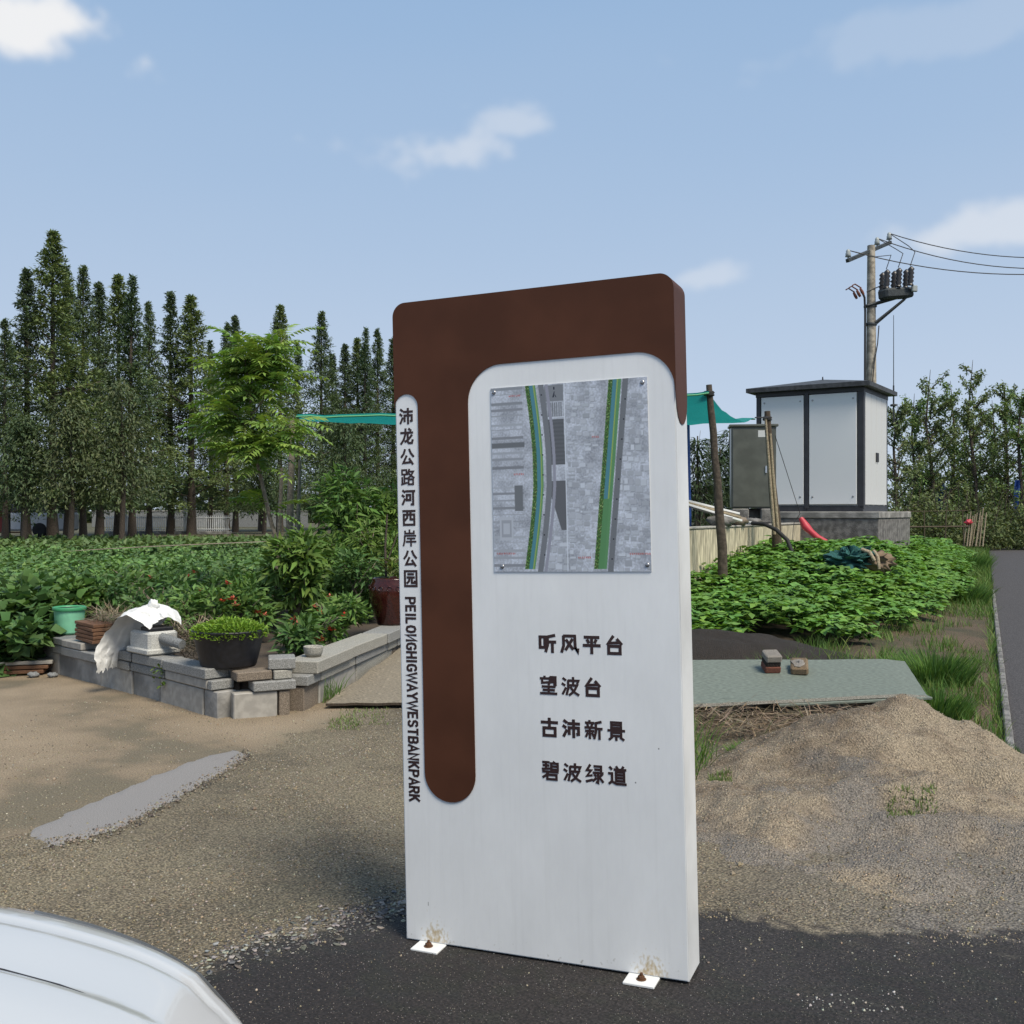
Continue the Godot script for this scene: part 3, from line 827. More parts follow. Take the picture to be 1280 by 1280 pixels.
func panel_texture() -> ImageTexture:
	# white enamel with faint blotches, a few scuffs and the rust that has run from the two anchor bolts
	var w := 512; var h := 1024
	var im := Image.create(w, h, false, Image.FORMAT_RGB8)
	var k := FastNoiseLite.new()
	k.frequency = 0.008; k.fractal_octaves = 5; k.seed = 9
	var e := FastNoiseLite.new()
	e.frequency = 0.09; e.fractal_octaves = 4; e.seed = 4
	for y in h:
		for x in w:
			var b := 1.0 + 0.025 * k.get_noise_2d(x, y * 0.6) + 0.008 * e.get_noise_2d(x, y * 0.3) - 0.03 * maxf(0.0, e.get_noise_2d(x * 0.9 + 300.0, y * 0.02) - 0.15)
			var c := Color(0.872 * b, 0.884 * b, 0.89 * b)
			if y > 950:
				for f in [0.112, 0.878]:
					var dx: float = (x / 512.0 - f) * 1.03 / 0.055; var dy: float = (1024 - y) / 1024.0 * 2.3 / 0.075
					var q := exp(-(dx * dx + dy * dy)) * 0.9 + 0.6 * e.get_noise_2d(x * 1.4, y) - 0.4
					if q > 0.0: c = c.lerp(Color(0.58, 0.46, 0.25), clampf(q, 0, 0.55))
				if y > 1000:
					var q2 := 0.9 * e.get_noise_2d(x * 0.8, y * 0.8) - 0.3 - (1024 - y) * 0.012
					if q2 > 0.0: c = c.lerp(Color(0.5, 0.49, 0.45), clampf(q2 * 2.0, 0, 0.6))
			im.set_pixel(x, y, c)
	for s in [[45, 960, 1, 6], [430, 742, 2, 2], [470, 690, 2, 2], [120, 720, 1, 3]]: im.fill_rect(Rect2i(s[0], s[1], s[2], s[3]), Color(0.45, 0.45, 0.46))
	return ImageTexture.create_from_image(im)
func map_texture() -> ImageTexture:
	# the printed aerial plan: grey blocks of the town, two stretches of the river park in green and blue, small red captions
	var w := 512; var h := 580
	var im := Image.create(w, h, false, Image.FORMAT_RGB8)
	var a := FastNoiseLite.new()
	a.frequency = 0.012; a.fractal_octaves = 5
	var e := FastNoiseLite.new()
	e.frequency = 0.12; e.fractal_octaves = 3
	for y in h:
		for x in w:
			var b := 0.7 + 0.17 * a.get_noise_2d(x, y) + 0.12 * e.get_noise_2d(x, y)
			im.set_pixel(x, y, Color(b * 0.95, b * 0.99, b * 1.06))
	var r := RandomNumberGenerator.new()
	r.seed = 17
	var gray := func(g): return Color(g * 0.95, g * 0.99, g * 1.05)
	# field strips on the left
	for k in 26:
		var y := int(k * 22 + r.randf_range(0, 8))
		im.fill_rect(Rect2i(0, y, 108, r.randi_range(2, 9)), gray.call(r.randf_range(0.5, 0.74)))
	im.fill_rect(Rect2i(0, 175, 112, 16), gray.call(0.42))
	im.fill_rect(Rect2i(75, 310, 28, 80), gray.call(0.44))
	for k in 3: im.fill_rect(Rect2i(22 + 6 * k, 408 + 10 * k, 46 - 12 * k, 74 - 20 * k), gray.call(0.72 - 0.1 * (k % 2)))
	# blocks of houses
	for zone in [[255, 5, 345, 575, 15, 9], [412, 40, 508, 575, 17, 12], [185, 450, 250, 575, 20, 12]]:
		var y: int = zone[1]
		while y < zone[3]:
			var x: int = zone[0]
			var rowh := r.randi_range(zone[5], zone[5] + 10)
			while x < zone[2] - 8:
				var bw := r.randi_range(7, zone[4] + 6)
				if r.randf() < 0.8:
					var yy := y + int((x - zone[0]) * 0.14)
					im.fill_rect(Rect2i(x + 1, yy + 1, bw, rowh - 3), gray.call(0.56 + r.randf() * 0.08))
					im.fill_rect(Rect2i(x, yy, bw, rowh - 4), gray.call(r.randf_range(0.62, 0.8)))
				x += bw + r.randi_range(3, 7)
			y += rowh + r.randi_range(1, 6)
	# dark plots and roads
	for y in range(110, 250): im.fill_rect(Rect2i(182 + int((y - 110) * 0.02), y, 62, 1), gray.call(0.37 + 0.02 * sin(y * 0.5)))
	for y in range(300, 452):
		var t := (y - 300) / 152.0
		im.fill_rect(Rect2i(184 + int(62 * t * 0.75), y, int(62 * (1.0 - t * 0.72)) + 1, 1), gray.call(0.38))
	im.fill_rect(Rect2i(182, 4, 62, 50), gray.call(0.5))
	for k in 8: im.fill_rect(Rect2i(186 + k * 7, 58, 3, 46), gray.call(0.44))
	im.fill_rect(Rect2i(180, 102, 66, 3), gray.call(0.8))
	im.fill_rect(Rect2i(246, 0, 3, h), gray.call(0.84))
	for y in h:
		var t := float(y) / h
		var cx := 128.0 + 22.0 * sin(t * 3.4) - 18.0 * maxf(0.0, t - 0.55)
		var rx := 400.0 - 60.0 * t
		im.fill_rect(Rect2i(int(cx + 34), y, 18, 1), gray.call(0.46))
		im.fill_rect(Rect2i(int(cx + 56), y, 10, 1), Color(0.56, 0.57, 0.63))
		im.fill_rect(Rect2i(int(rx + 36), y, 18, 1), gray.call(0.44))
		if t > 0.985: continue
		for x in 40:
			var c := Color(0.28, 0.5, 0.56)
			if x < 13: c = Color(0.14, 0.34, 0.12)
			elif x > 25 and x < 30: c = Color(0.56, 0.65, 0.34)
			elif x >= 30: c = Color(0.34, 0.54, 0.36)
			if x < 13:
				var q := e.get_noise_2d(x * 2.0, y * 1.3)
				if q > 0.12: c = Color(0.36, 0.5, 0.2)
				if q > 0.4: c = Color(0.75, 0.78, 0.62)
				if q < -0.32: c = Color(0.3, 0.2, 0.12)
			if x < 34: im.set_pixel(clampi(int(cx) - 10 + x, 0, w - 1), y, c)
			if t < 0.62 or x < 13 or x > 30: im.set_pixel(clampi(int(rx) - 8 + x, 0, w - 1), y, c)
			else: im.set_pixel(clampi(int(rx) - 8 + x, 0, w - 1), y, Color(0.32, 0.52, 0.34))
	for k in 9:
		im.fill_rect(Rect2i(170, 30 + k * 62, 4, 4), Color(0.08, 0.08, 0.12))
		im.fill_rect(Rect2i(440 - int(k * 6.6), 60 + k * 60, 4, 4), Color(0.08, 0.08, 0.12))
	im.fill_rect(Rect2i(212, 10, 4, 8), Color(0.05, 0.06, 0.12))
	for k in 18: im.fill_rect(Rect2i(214 - k / 3, 24 + k, 2 + k / 6, 1), Color(0.05, 0.06, 0.12))
	for k in 8: im.fill_rect(Rect2i(216 + k / 2, 34 + k, 2, 1), Color(0.05, 0.06, 0.12))
	# captions: rows of tiny red marks
	for s in [[62, 26, 7], [74, 272, 6], [10, 520, 11], [335, 168, 4], [282, 534, 7], [446, 524, 11]]:
		for k in s[2]:
			for q in 3: im.fill_rect(Rect2i(s[0] + k * 6, s[1] + q * 2, r.randi_range(2, 4), 1), Color(0.7, 0.16, 0.12))
	im.resize(w / 2, h / 2, Image.INTERPOLATE_BILINEAR)
	im.resize(w, h, Image.INTERPOLATE_CUBIC)
	return ImageTexture.create_from_image(im)
func sign_board() -> void:
	var W := 1.035; var H := 2.30; var TK := 0.155
	var root := thing("park_sign", "tall white park sign with a brown top band, map and lettering, bolted to asphalt", "sign", G(508, 1175) + Vector3(0, 0.005, 0))
	root.basis = Basis(Vector3.UP, deg_to_rad(-22.6)) * Basis(Vector3.BACK, deg_to_rad(1.35))
	var outline := PackedVector2Array()
	outline.append_array([Vector2(0, 0), Vector2(W, 0)])
	arc(outline, Vector2(W - 0.047, H - 0.047), 0.047, 0, 90)
	arc(outline, Vector2(0.047, H - 0.047), 0.047, 90, 180)
	var body := MB.new()
	body.prism(T(), outline, -TK, -0.0022)
	part(root, "body", body.mesh(), M.white_paint)
	# the front sheet, a hair smaller than the body, so that its folded edge shows as a fine seam
	var fr := PackedVector2Array()
	var q := 0.0035
	fr.append_array([Vector2(q, q), Vector2(W - q, q)])
	arc(fr, Vector2(W - 0.047, H - 0.047), 0.047 - q, 0, 90)
	arc(fr, Vector2(0.047, H - 0.047), 0.047 - q, 90, 180)
	var pm := StandardMaterial3D.new()
	pm.resource_name = "front_enamel"
	pm.albedo_texture = panel_texture()
	pm.albedo_color = lin(0.99, 0.99, 1.0)
	pm.roughness = 0.26
	pm.heightmap_enabled = true
	pm.heightmap_texture = TX.soft
	pm.heightmap_scale = 0.25
	part(root, "front_panel", uv_mesh(fr, Vector2(W, H), 0.0), pm)
	part(root, "panel_fold", MB.new().prism(T(), fr, -0.0021, -0.0006).mesh(), M.white_paint)
	# brown cladding: the top, then the long tongue that drops beside the white strip
	var b := PackedVector2Array()
	var o := 0.0025
	arc(b, Vector2(0.0455, 1.923), 0.0475, 180, 0)
	b.append_array([Vector2(0.0905, 0.612)])
	arc(b, Vector2(0.1905, 0.609), 0.1, 180, 360, 20)
	b.append_array([Vector2(0.292, 1.92)])
	arc(b, Vector2(0.422, 1.921), 0.13, 180, 90)
	arc(b, Vector2(0.905, 1.921), 0.13, 90, 8)
	b.append_array([Vector2(W + o, 1.885)])
	arc(b, Vector2(W - 0.047, H - 0.047), 0.047 + o, 0, 90)
	arc(b, Vector2(0.047, H - 0.047), 0.047 + o, 90, 180)
	b[0] = Vector2(-o, 1.923)
	part(root, "brown_cladding", MB.new().prism(T(), b, 0.0006, 0.0036).mesh(), M.brown_paint)
	var rim := MB.new()
	var ol := PackedVector2Array()
	ol.append_array([Vector2(W + o, 1.93)])
	arc(ol, Vector2(W - 0.047, H - 0.047), 0.047 + o, 0, 90)
	arc(ol, Vector2(0.047, H - 0.047), 0.047 + o, 90, 180)
	ol.append_array([Vector2(-o, 1.938)])
	for k in ol.size() - 1:
		var a2 := ol[k]; var b2 := ol[k + 1]
		var nn := Vector3(b2.y - a2.y, a2.x - b2.x, 0)
		rim.face([Vector3(a2.x, a2.y, 0.0036), Vector3(b2.x, b2.y, 0.0036), Vector3(b2.x, b2.y, -TK - o), Vector3(a2.x, a2.y, -TK - o)], nn)
	var tip := PackedVector2Array()
	tip.append_array([Vector2(0.0036, 1.93), Vector2(0.0036, 1.90)])
	for k in 9:
		var an := PI * k / 8.0
		tip.push_back(Vector2(-TK * 0.5 + TK * 0.5 * cos(an) - 0.001, 1.895 - 0.085 * sin(an)))
	tip.append_array([Vector2(-TK - o, 1.93)])
	for k in range(1, tip.size() - 1):
		rim.face([Vector3(W + o, tip[0].y, tip[0].x), Vector3(W + o, tip[k].y, tip[k].x), Vector3(W + o, tip[k + 1].y, tip[k + 1].x)], Vector3(1, 0, 0))
	part(root, "brown_edge", rim.mesh(), M.brown_paint)
	# map
	var mp := part(root, "map_board", uv_mesh(PackedVector2Array([Vector2(0, 0), Vector2(0.562, 0), Vector2(0.562, 0.64), Vector2(0, 0.64)]), Vector2(0.562, 0.64), 0.0), null)
	mp.position = Vector3(0.381, 1.328, 0.0032)
	var mm := StandardMaterial3D.new()
	mm.resource_name = "map_print"
	mm.albedo_texture = map_texture()
	mm.roughness = 0.35
	mp.material_override = mm
	mp.set_meta("label", "printed grey aerial map with two green river strips")
	part(mp, "backing", MB.new().box(T(Vector3(0.281, 0.32, -0.0018)), Vector3(0.562, 0.64, 0.0026), 0.0005).mesh(), M.white_paint)
	for s in [Vector2(0.012, 0.625), Vector2(0.545, 0.622), Vector2(0.03, 0.018), Vector2(0.548, 0.022)]:
		var sc := part(mp, "screw", MB.new().lathe(T(Vector3.ZERO, 0, PI / 2), [Vector2(0.0075, 0), Vector2(0.007, 0.002), Vector2(0.004, 0.0035), Vector2(0.0001, 0.004)], 14).mesh(), M.screw)
		sc.position = Vector3(s.x, s.y, 0.0003)
	# lettering
	var gl := glyphs()
	var rows := ["听风平台", "望波台", "古沛新景", "碧波绿道"]
	var tops := [1.115, 0.972, 0.829, 0.681]
	for k in 4:
		for j in rows[k].length():
			character(root, gl[rows[k][j]], Vector2(0.540 + j * 0.079, tops[k]), Vector2(0.064, 0.064), 0.0003)
	var side := "沛龙公路河西岸公园"
	for j in side.length():
		character(root, gl[side[j]], Vector2(0.016 + 0.0006 * j, 1.922 - j * 0.0735), Vector2(0.056, 0.061), 0.0003, 0.15)
	var latin := {
		"P": [[[12, 100], [12, 8], [66, 8], [88, 18], [88, 44], [66, 54], [12, 54]]], "E": [[[92, 8], [12, 8], [12, 92], [92, 92]], [[12, 50], [82, 50]]], "I": [[[50, 0], [50, 100]]], "L": [[[12, 0], [12, 92], [90, 92]]],
		"O": [[[50, 8], [22, 16], [11, 50], [22, 84], [50, 92], [78, 84], [89, 50], [78, 16], [50, 8]]], "N": [[[12, 100], [12, 4], [88, 96], [88, 0]]], "G": [[[88, 24], [72, 10], [46, 8], [20, 18], [11, 50], [20, 82], [46, 92], [76, 90], [88, 78], [88, 55], [56, 55]]],
		"H": [[[12, 0], [12, 100]], [[88, 0], [88, 100]], [[12, 50], [88, 50]]], "W": [[[2, 0], [26, 94], [50, 12], [74, 94], [98, 0]]], "A": [[[4, 100], [50, 6], [96, 100]], [[22, 66], [78, 66]]], "Y": [[[4, 0], [50, 54], [96, 0]], [[50, 50], [50, 100]]],
		"S": [[[88, 24], [70, 9], [32, 9], [13, 24], [20, 42], [78, 56], [88, 76], [70, 91], [30, 91], [11, 76]]], "T": [[[3, 8], [97, 8]], [[50, 8], [50, 100]]], "B": [[[12, 8], [70, 8], [85, 20], [84, 38], [68, 49], [12, 49]], [[68, 49], [88, 60], [88, 80], [72, 92], [12, 92], [12, 6]]],
		"K": [[[12, 0], [12, 100]], [[90, 0], [16, 60]], [[42, 44], [92, 100]]], "R": [[[12, 100], [12, 8], [68, 8], [86, 18], [86, 42], [68, 52], [12, 52]], [[52, 52], [92, 100]]]}
	var wide := {"I": 0.42, "W": 1.45, "L": 0.92, "E": 0.95, "T": 0.98, "G": 1.08, "O": 1.1}
	var text := "PEILONGHIGWAYWESTBANKPARK"
	var total := 0.0
	for j in text.length(): total += wide.get(text[j], 1.0) + 0.2
	var unit := 0.742 / total
	var at := 0.0
	for j in text.length():
		var wl: float = wide.get(text[j], 1.0)
		var mb := MB.new()
		var z := 0.0005
		for s in latin[text[j]]:
			var pts := PackedVector2Array()
			for p in s:
				var lx: float = p[0] * 0.01
				if j == 5: lx = 1.0 - lx                                  # that N stands mirrored on the sign
				if text[j] == "I": lx = 0.5
				pts.push_back(Vector2(0.0665 - p[1] * 0.01 * 0.042, 1.239 - (at + 0.1 + lx * wl) * unit))
			stroke(mb, pts, 0.0086, z)
			z += 0.00006
		var l := part(root, "letter", mb.mesh(), M.lettering)
		l.position.z = 0.0003
		at += wl + 0.2
	# foot plates with bolts
	for f in [Vector3(0.107, 0, 0), Vector3(0.885, 0, 0)]:
		var pl := part(root, "foot_plate", MB.new().box(T(), Vector3(0.105, 0.009, 0.085), 0.002).mesh(), M.white_paint)
		pl.position = Vector3(f.x, -0.004, 0.03)
		pl.rotation.z = deg_to_rad(-0.5)
		var bolt := MB.new()
		bolt.lathe(T(Vector3(0, 0.004, 0.004)), [Vector2(0.017, 0), Vector2(0.016, 0.003), Vector2(0.0001, 0.0031)], 14)
		bolt.lathe(T(Vector3(0, 0.007, 0.004), 0.4), [Vector2(0.0115, 0), Vector2(0.0115, 0.009), Vector2(0.009, 0.0105), Vector2(0.0001, 0.011)], 6)
		bolt.tube([Vector3(0, 0.01, 0.004), Vector3(0.001, 0.026, 0.004)], [0.005, 0.005], 8)
		part(pl, "bolt", bolt.mesh(), M.rust)

# ------------------------------------------------------------------ right side: substation, pole, wall, shade net
func substation() -> void:
	var phi := deg_to_rad(33.0)
	var c0 := Vector3(7.18, 0, -21.0)                                   # near corner of the cabinet
	var base_y := 1.56
	var w := 2.26; var dp := 2.1; var h := 2.46
	# local x along the front towards the near corner, local -z into the depth, origin at the near corner
	var slab := thing("concrete_plinth", "raised grey concrete plinth under the white substation cabinet", "plinth", Vector3(c0.x, 0.3, c0.z), -phi)
	part(slab, "plinth_body", MB.new().box(T(Vector3(-w * 0.5 + 0.05, 0.56, -dp * 0.5 + 0.05)), Vector3(w + 0.72, 1.12, dp + 0.72), 0.02).mesh(), M.concrete_dark)
	part(slab, "plinth_cap", MB.new().box(T(Vector3(-w * 0.5 + 0.05, 1.19, -dp * 0.5 + 0.05)), Vector3(w + 0.76, 0.14, dp + 0.76), 0.015).mesh(), M.concrete)
	var r := thing("substation_cabinet", "white metal substation cabinet with dark frame and hipped grey roof", "cabinet", Vector3(c0.x, base_y, c0.z), -phi)
	part(r, "skirt", MB.new().box(T(Vector3(-w * 0.5, 0.06, -dp * 0.5)), Vector3(w, 0.12, dp), 0.008).mesh(), M.frame_dark)
	part(r, "core", MB.new().box(T(Vector3(-w * 0.5, h * 0.5 + 0.06, -dp * 0.5)), Vector3(w - 0.09, h - 0.02, dp - 0.09), 0.01).mesh(), M.steel_white)
	for p in [[-0.05, -0.05, 0.13], [-w + 0.05, -0.05, 0.1], [-0.05, -dp + 0.05, 0.1], [-w + 0.05, -dp + 0.05, 0.1]]:
		part(r, "corner_post", MB.new().box(T(Vector3(p[0], h * 0.5 + 0.06, p[1])), Vector3(p[2], h, 0.1), 0.01).mesh(), M.frame_dark)
	part(r, "centre_post", MB.new().box(T(Vector3(-w * 0.515, h * 0.5 + 0.06, -0.01)), Vector3(0.09, h, 0.06), 0.008).mesh(), M.frame_dark)
	part(r, "top_rail", MB.new().box(T(Vector3(-w * 0.5, h + 0.05, -dp * 0.5)), Vector3(w + 0.02, 0.1, dp + 0.02), 0.008).mesh(), M.frame_dark)
	for k in 2:
		var x0 := -w * 0.515 + 0.06 if k == 0 else -w + 0.12
		var x1 := -0.13 if k == 0 else -w * 0.515 - 0.06
		var pn := part(r, "door_panel", MB.new().box(T(Vector3((x0 + x1) * 0.5, h * 0.5 + 0.07, 0.005)), Vector3(x1 - x0, h - 0.16, 0.03), 0.006).mesh(), M.steel_grey)
		for s in [[0.07, 0.09], [0.07, -0.09]]:
			for e in 2:
				var px: float = x0 + s[0] if e == 0 else x1 - s[0]
				var py: float = 0.15 + s[1] + 0.07 if s[1] > 0 else h - 0.13
				var rv := part(pn, "rivet", MB.new().lathe(T(Vector3(px, py, 0.02), 0, PI / 2), [Vector2(0.022, 0), Vector2(0.02, 0.008), Vector2(0.0001, 0.01)], 8).mesh(), M.screw)
				rv.name = "rivet"
	for k in 4:
		var z0 := -0.14 - k * 0.455
		var dr := part(r, "side_door", MB.new().box(T(Vector3(0.0, h * 0.5 + 0.07, z0 - 0.22)), Vector3(0.03, h - 0.14, 0.435), 0.008).mesh(), M.steel_white)
		if k == 1 or k == 2:
			part(dr, "door_handle", MB.new().box(T(Vector3(0.03, 1.15, z0 - (0.4 if k == 1 else 0.06))), Vector3(0.03, 0.2, 0.05), 0.006).mesh(), M.frame_dark)
	# hipped roof with a deep eave
	var ov := 0.17; var y0 := h + 0.1
	var a := Vector3(ov, y0, ov); var b := Vector3(-w - ov, y0, ov); var c := Vector3(-w - ov, y0, -dp - ov); var d := Vector3(ov, y0, -dp - ov)
	var e2 := Vector3(0, 0.09, 0)
	var top := Vector3(-w * 0.5, y0 + 0.33, -dp * 0.5)
	var rf := MB.new()
	rf.face([a, b, c, d], Vector3.DOWN)
	var cs := [a, b, c, d]
	for k in 4:
		var p: Vector3 = cs[k]; var q: Vector3 = cs[(k + 1) % 4]
		var o := (p + q) * 0.5 - Vector3(-w * 0.5, y0, -dp * 0.5)
		rf.face([p, q, q + e2, p + e2], o)
		rf.face([p + e2, q + e2, top], o + Vector3(0, 1, 0))
	var roof := part(r, "roof", rf.mesh(), M.roof_dark)
	part(roof, "finial", MB.new().tube([top - Vector3(0, 0.05, 0), top + Vector3(0, 0.06, 0)], [0.02, 0.012], 6).mesh(), M.frame_dark)
	# the thin rod at the eave
	var rod := thing("lightning_rod", "thin upright metal rod beside the substation roof eave", "rod", D(1117, 512, 23.4))
	part(rod, "mast", MB.new().tube([Vector3(0, -0.3, 0), Vector3(0, 0.55, 0)], [0.022, 0.02], 6).mesh(), M.dark_steel)
	part(rod, "tip", MB.new().tube([Vector3(0, 0.5, 0), Vector3(0.0, 2.15, 0)], [0.011, 0.007], 6).mesh(), M.dark_steel)
	part(rod, "clamp", MB.new().box(T(Vector3(0, 0.1, 0)), Vector3(0.12, 0.05, 0.12), 0.01).mesh(), M.dark_steel)
	rod.position += Vector3(0, 0, 0)
	# olive steel meter box beside it
	var mp := D(942, 640, 19.6)
	var mbx := thing("meter_box", "olive grey steel meter box beside the substation behind a wooden post", "electrical box", Vector3(mp.x, 1.36, mp.z), deg_to_rad(-8))
	part(mbx, "box_body", MB.new().box(T(Vector3(0, 1.04, -0.2)), Vector3(0.84, 1.55, 0.42), 0.012).mesh(), M.box_olive)
	part(mbx, "lid", MB.new().box(T(Vector3(0, 1.84, -0.2)), Vector3(0.92, 0.05, 0.5), 0.012).mesh(), M.box_olive)
	var dr2 := part(mbx, "door", MB.new().box(T(Vector3(0, 1.03, 0.018)), Vector3(0.78, 1.48, 0.02), 0.006).mesh(), M.box_olive)
	part(dr2, "handle", MB.new().box(T(Vector3(0.23, 1.0, 0.04)), Vector3(0.03, 0.14, 0.03), 0.006).mesh(), M.chrome)
	part(dr2, "rating_plate", MB.new().box(T(Vector3(0.2, 1.68, 0.031)), Vector3(0.24, 0.13, 0.004), 0.001).mesh(), M.steel_white)
	part(mbx, "footing", MB.new().box(T(Vector3(-0.25, 0.12, -0.2)), Vector3(0.32, 0.27, 0.5), 0.02).mesh(), M.concrete_dark)
	part(mbx, "footing", MB.new().box(T(Vector3(0.28, 0.12, -0.2)), Vector3(0.3, 0.27, 0.5), 0.02).mesh(), M.concrete_dark)
	part(mbx, "footing", MB.new().box(T(Vector3(0, 0.12, -0.35)), Vector3(0.4, 0.27, 0.2), 0.02).mesh(), M.concrete_dark)

func sag(a: Vector3, b: Vector3, s: float, k := 14) -> Array:
	var out := []
	for q in k + 1:
		var t := float(q) / k
		out.append(a.lerp(b, t) - Vector3(0, s * 4.0 * t * (1.0 - t), 0))
	return out
func fill(v: float, k: int) -> Array:
	var o := []
	for q in k: o.append(v)
	return o
func utility_pole() -> void:
	var d := 26.0
	var m := d / F                                                       # metres per photograph pixel at the pole
	var foot := D(1089, 640, d); foot.y = 0.0
	var r := thing("utility_pole", "tall concrete power pole with crossarm and breaker behind the cabinet", "power pole", foot)
	var Y := func(py): return EYE + (640.0 - py) * m
	var X := func(px): return (px - 1089.0) * m
	part(r, "pole", MB.new().tube([Vector3(0, -0.2, 0), Vector3(0, Y.call(307), 0)], [0.17, 0.095], 14).mesh(), M.pole_concrete)
	var arm_a := D(1059, 326, d - 0.75) - foot; var arm_b := D(1113, 303, d + 0.75) - foot
	var arm := MB.new()
	arm.box(Transform3D(Basis.looking_at(arm_b - arm_a), (arm_a + arm_b) * 0.5 + Vector3(0, 0, 0)), Vector3(0.09, 0.09, arm_a.distance_to(arm_b)), 0.01)
	part(r, "crossarm", arm.mesh(), M.dark_steel)
	var tops := []
	for t in [0.02, 0.68, 0.97]:
		var p := arm_a.lerp(arm_b, t)
		var ins := MB.new()
		ins.lathe(T(p + Vector3(0, 0.04, 0)), [Vector2(0.02, 0), Vector2(0.02, 0.04), Vector2(0.075, 0.05), Vector2(0.06, 0.1), Vector2(0.07, 0.115), Vector2(0.05, 0.16), Vector2(0.055, 0.19), Vector2(0.03, 0.23), Vector2(0.0001, 0.235)], 10)
		part(r, "insulator", ins.mesh(), M.porcelain)
		tops.append(p + Vector3(0, 0.25, 0))
	# breaker: a dark tank on a bracket, three pairs of bushings on it
	var tank_c := Vector3(X.call(1118), Y.call(368), 0.1)
	var bk := part(r, "breaker", MB.new().box(T(tank_c, 0.35, 0, 0.12), Vector3(0.88, 0.26, 0.36), 0.05).mesh(), M.dark_steel)
	for k in 3:
		for z in [-0.16, 0.16]:
			var p := tank_c + Vector3(-0.3 + k * 0.3, 0.1 + 0.04 * k, z)
			var prof := []
			for q in 9: prof.append(Vector2(0.085 if q % 2 == 0 else 0.055, q * 0.05))
			prof.append(Vector2(0.02, 0.47)); prof.append(Vector2(0.0001, 0.475))
			part(bk, "bushing", MB.new().lathe(T(p, 0, 0, -0.06), prof, 9).mesh(), M.bushing)
	part(bk, "indicator", MB.new().box(T(tank_c + Vector3(0.42, 0.1, 0.12), 0.35), Vector3(0.16, 0.16, 0.08), 0.02).mesh(), M.porcelain)
	part(r, "bracket", MB.new().tube([Vector3(-0.14, Y.call(383), 0.12), Vector3(X.call(1135), Y.call(368), 0.12)], [0.035, 0.035], 6).tube([Vector3(-0.14, Y.call(383), -0.12), Vector3(X.call(1135), Y.call(368), -0.12)], [0.035, 0.035], 6).mesh(), M.dark_steel)
	part(r, "brace", MB.new().tube([Vector3(0.06, Y.call(404), 0.11), Vector3(X.call(1131), Y.call(373), 0.11)], [0.028, 0.028], 6).tube([Vector3(0.06, Y.call(408), -0.11), Vector3(X.call(1133), Y.call(373), -0.11)], [0.028, 0.028], 6).mesh(), M.dark_steel)
	part(r, "conduit", MB.new().tube([Vector3(-0.19, 0.5, 0.05), Vector3(-0.17, Y.call(390), 0.05), Vector3(X.call(1079), Y.call(373), 0.1), Vector3(X.call(1076), Y.call(366), 0.1)], [0.03, 0.03, 0.03, 0.03], 6).mesh(), M.cable)
	for py in [384, 407]:
		part(r, "pole_band", MB.new().lathe(T(Vector3(0, Y.call(py), 0)), [Vector2(0.12, 0), Vector2(0.14, 0.0), Vector2(0.14, 0.065), Vector2(0.11, 0.065)], 12).mesh(), M.dark_steel)
	for k in 3:
		var p := Vector3(X.call(1076), Y.call(366), 0.1 - 0.25 * k)
		var arr := MB.new()
		arr.lathe(T(p, 0, 0, 0.5), [Vector2(0.03, -0.08), Vector2(0.042, 0), Vector2(0.03, 0.1), Vector2(0.0001, 0.12)], 8)
		arr.tube([p + Vector3(-0.02, 0.1, 0), p + Vector3(-0.18, 0.2, 0), p + Vector3(-0.25, 0.16, 0)], [0.018, 0.018, 0.018], 5)
		part(r, "arrester", arr.mesh(), M.brick_red)
	part(r, "brace_clamp", MB.new().tube([Vector3(-0.15, Y.call(366), 0.1), Vector3(0.5, Y.call(352), 0.1)], [0.014, 0.014], 5).mesh(), M.cable)
	# drop leads from the insulators to the bushings
	for k in 3:
		var lead := MB.new()
		var e := tank_c + Vector3(-0.3 + k * 0.3, 0.58 + 0.04 * k, 0.16)
		var s: Vector3 = tops[k]
		lead.tube([s, s.lerp(e, 0.45) + Vector3(0.25, 0.05, 0), e + Vector3(0.12, 0.35, 0), e], [0.011, 0.011, 0.011, 0.011], 5)
		part(r, "lead", lead.mesh(), M.cable)
	var lead := MB.new()
	lead.tube([Vector3(0.16, Y.call(408), 0.1), Vector3(0.12, Y.call(430), 0.12), Vector3(0.02, Y.call(455), 0.16), Vector3(-0.03, Y.call(480), 0.18)], fill(0.014, 4), 5)
	part(r, "lead", lead.mesh(), M.cable)
	var ends := [[1330, 312], [1330, 318], [1330, 323]]
	var where := ["lowest of the three power lines running right from the pole crossarm", "middle of the three power lines running right from the pole crossarm", "uppermost of the three power lines running right from the pole crossarm"]
	for k in 3:
		var far := D(1460, [322, 312, 300][k], 25.0 + k)
		var o := part(self, "power_line", MB.new().tube(sag(foot + tops[k], far, [0.5, 0.62, 0.55][k], 20), fill(0.013, 21), 5).mesh(), M.cable)
		tag(o, where[k], "power line", "power lines")

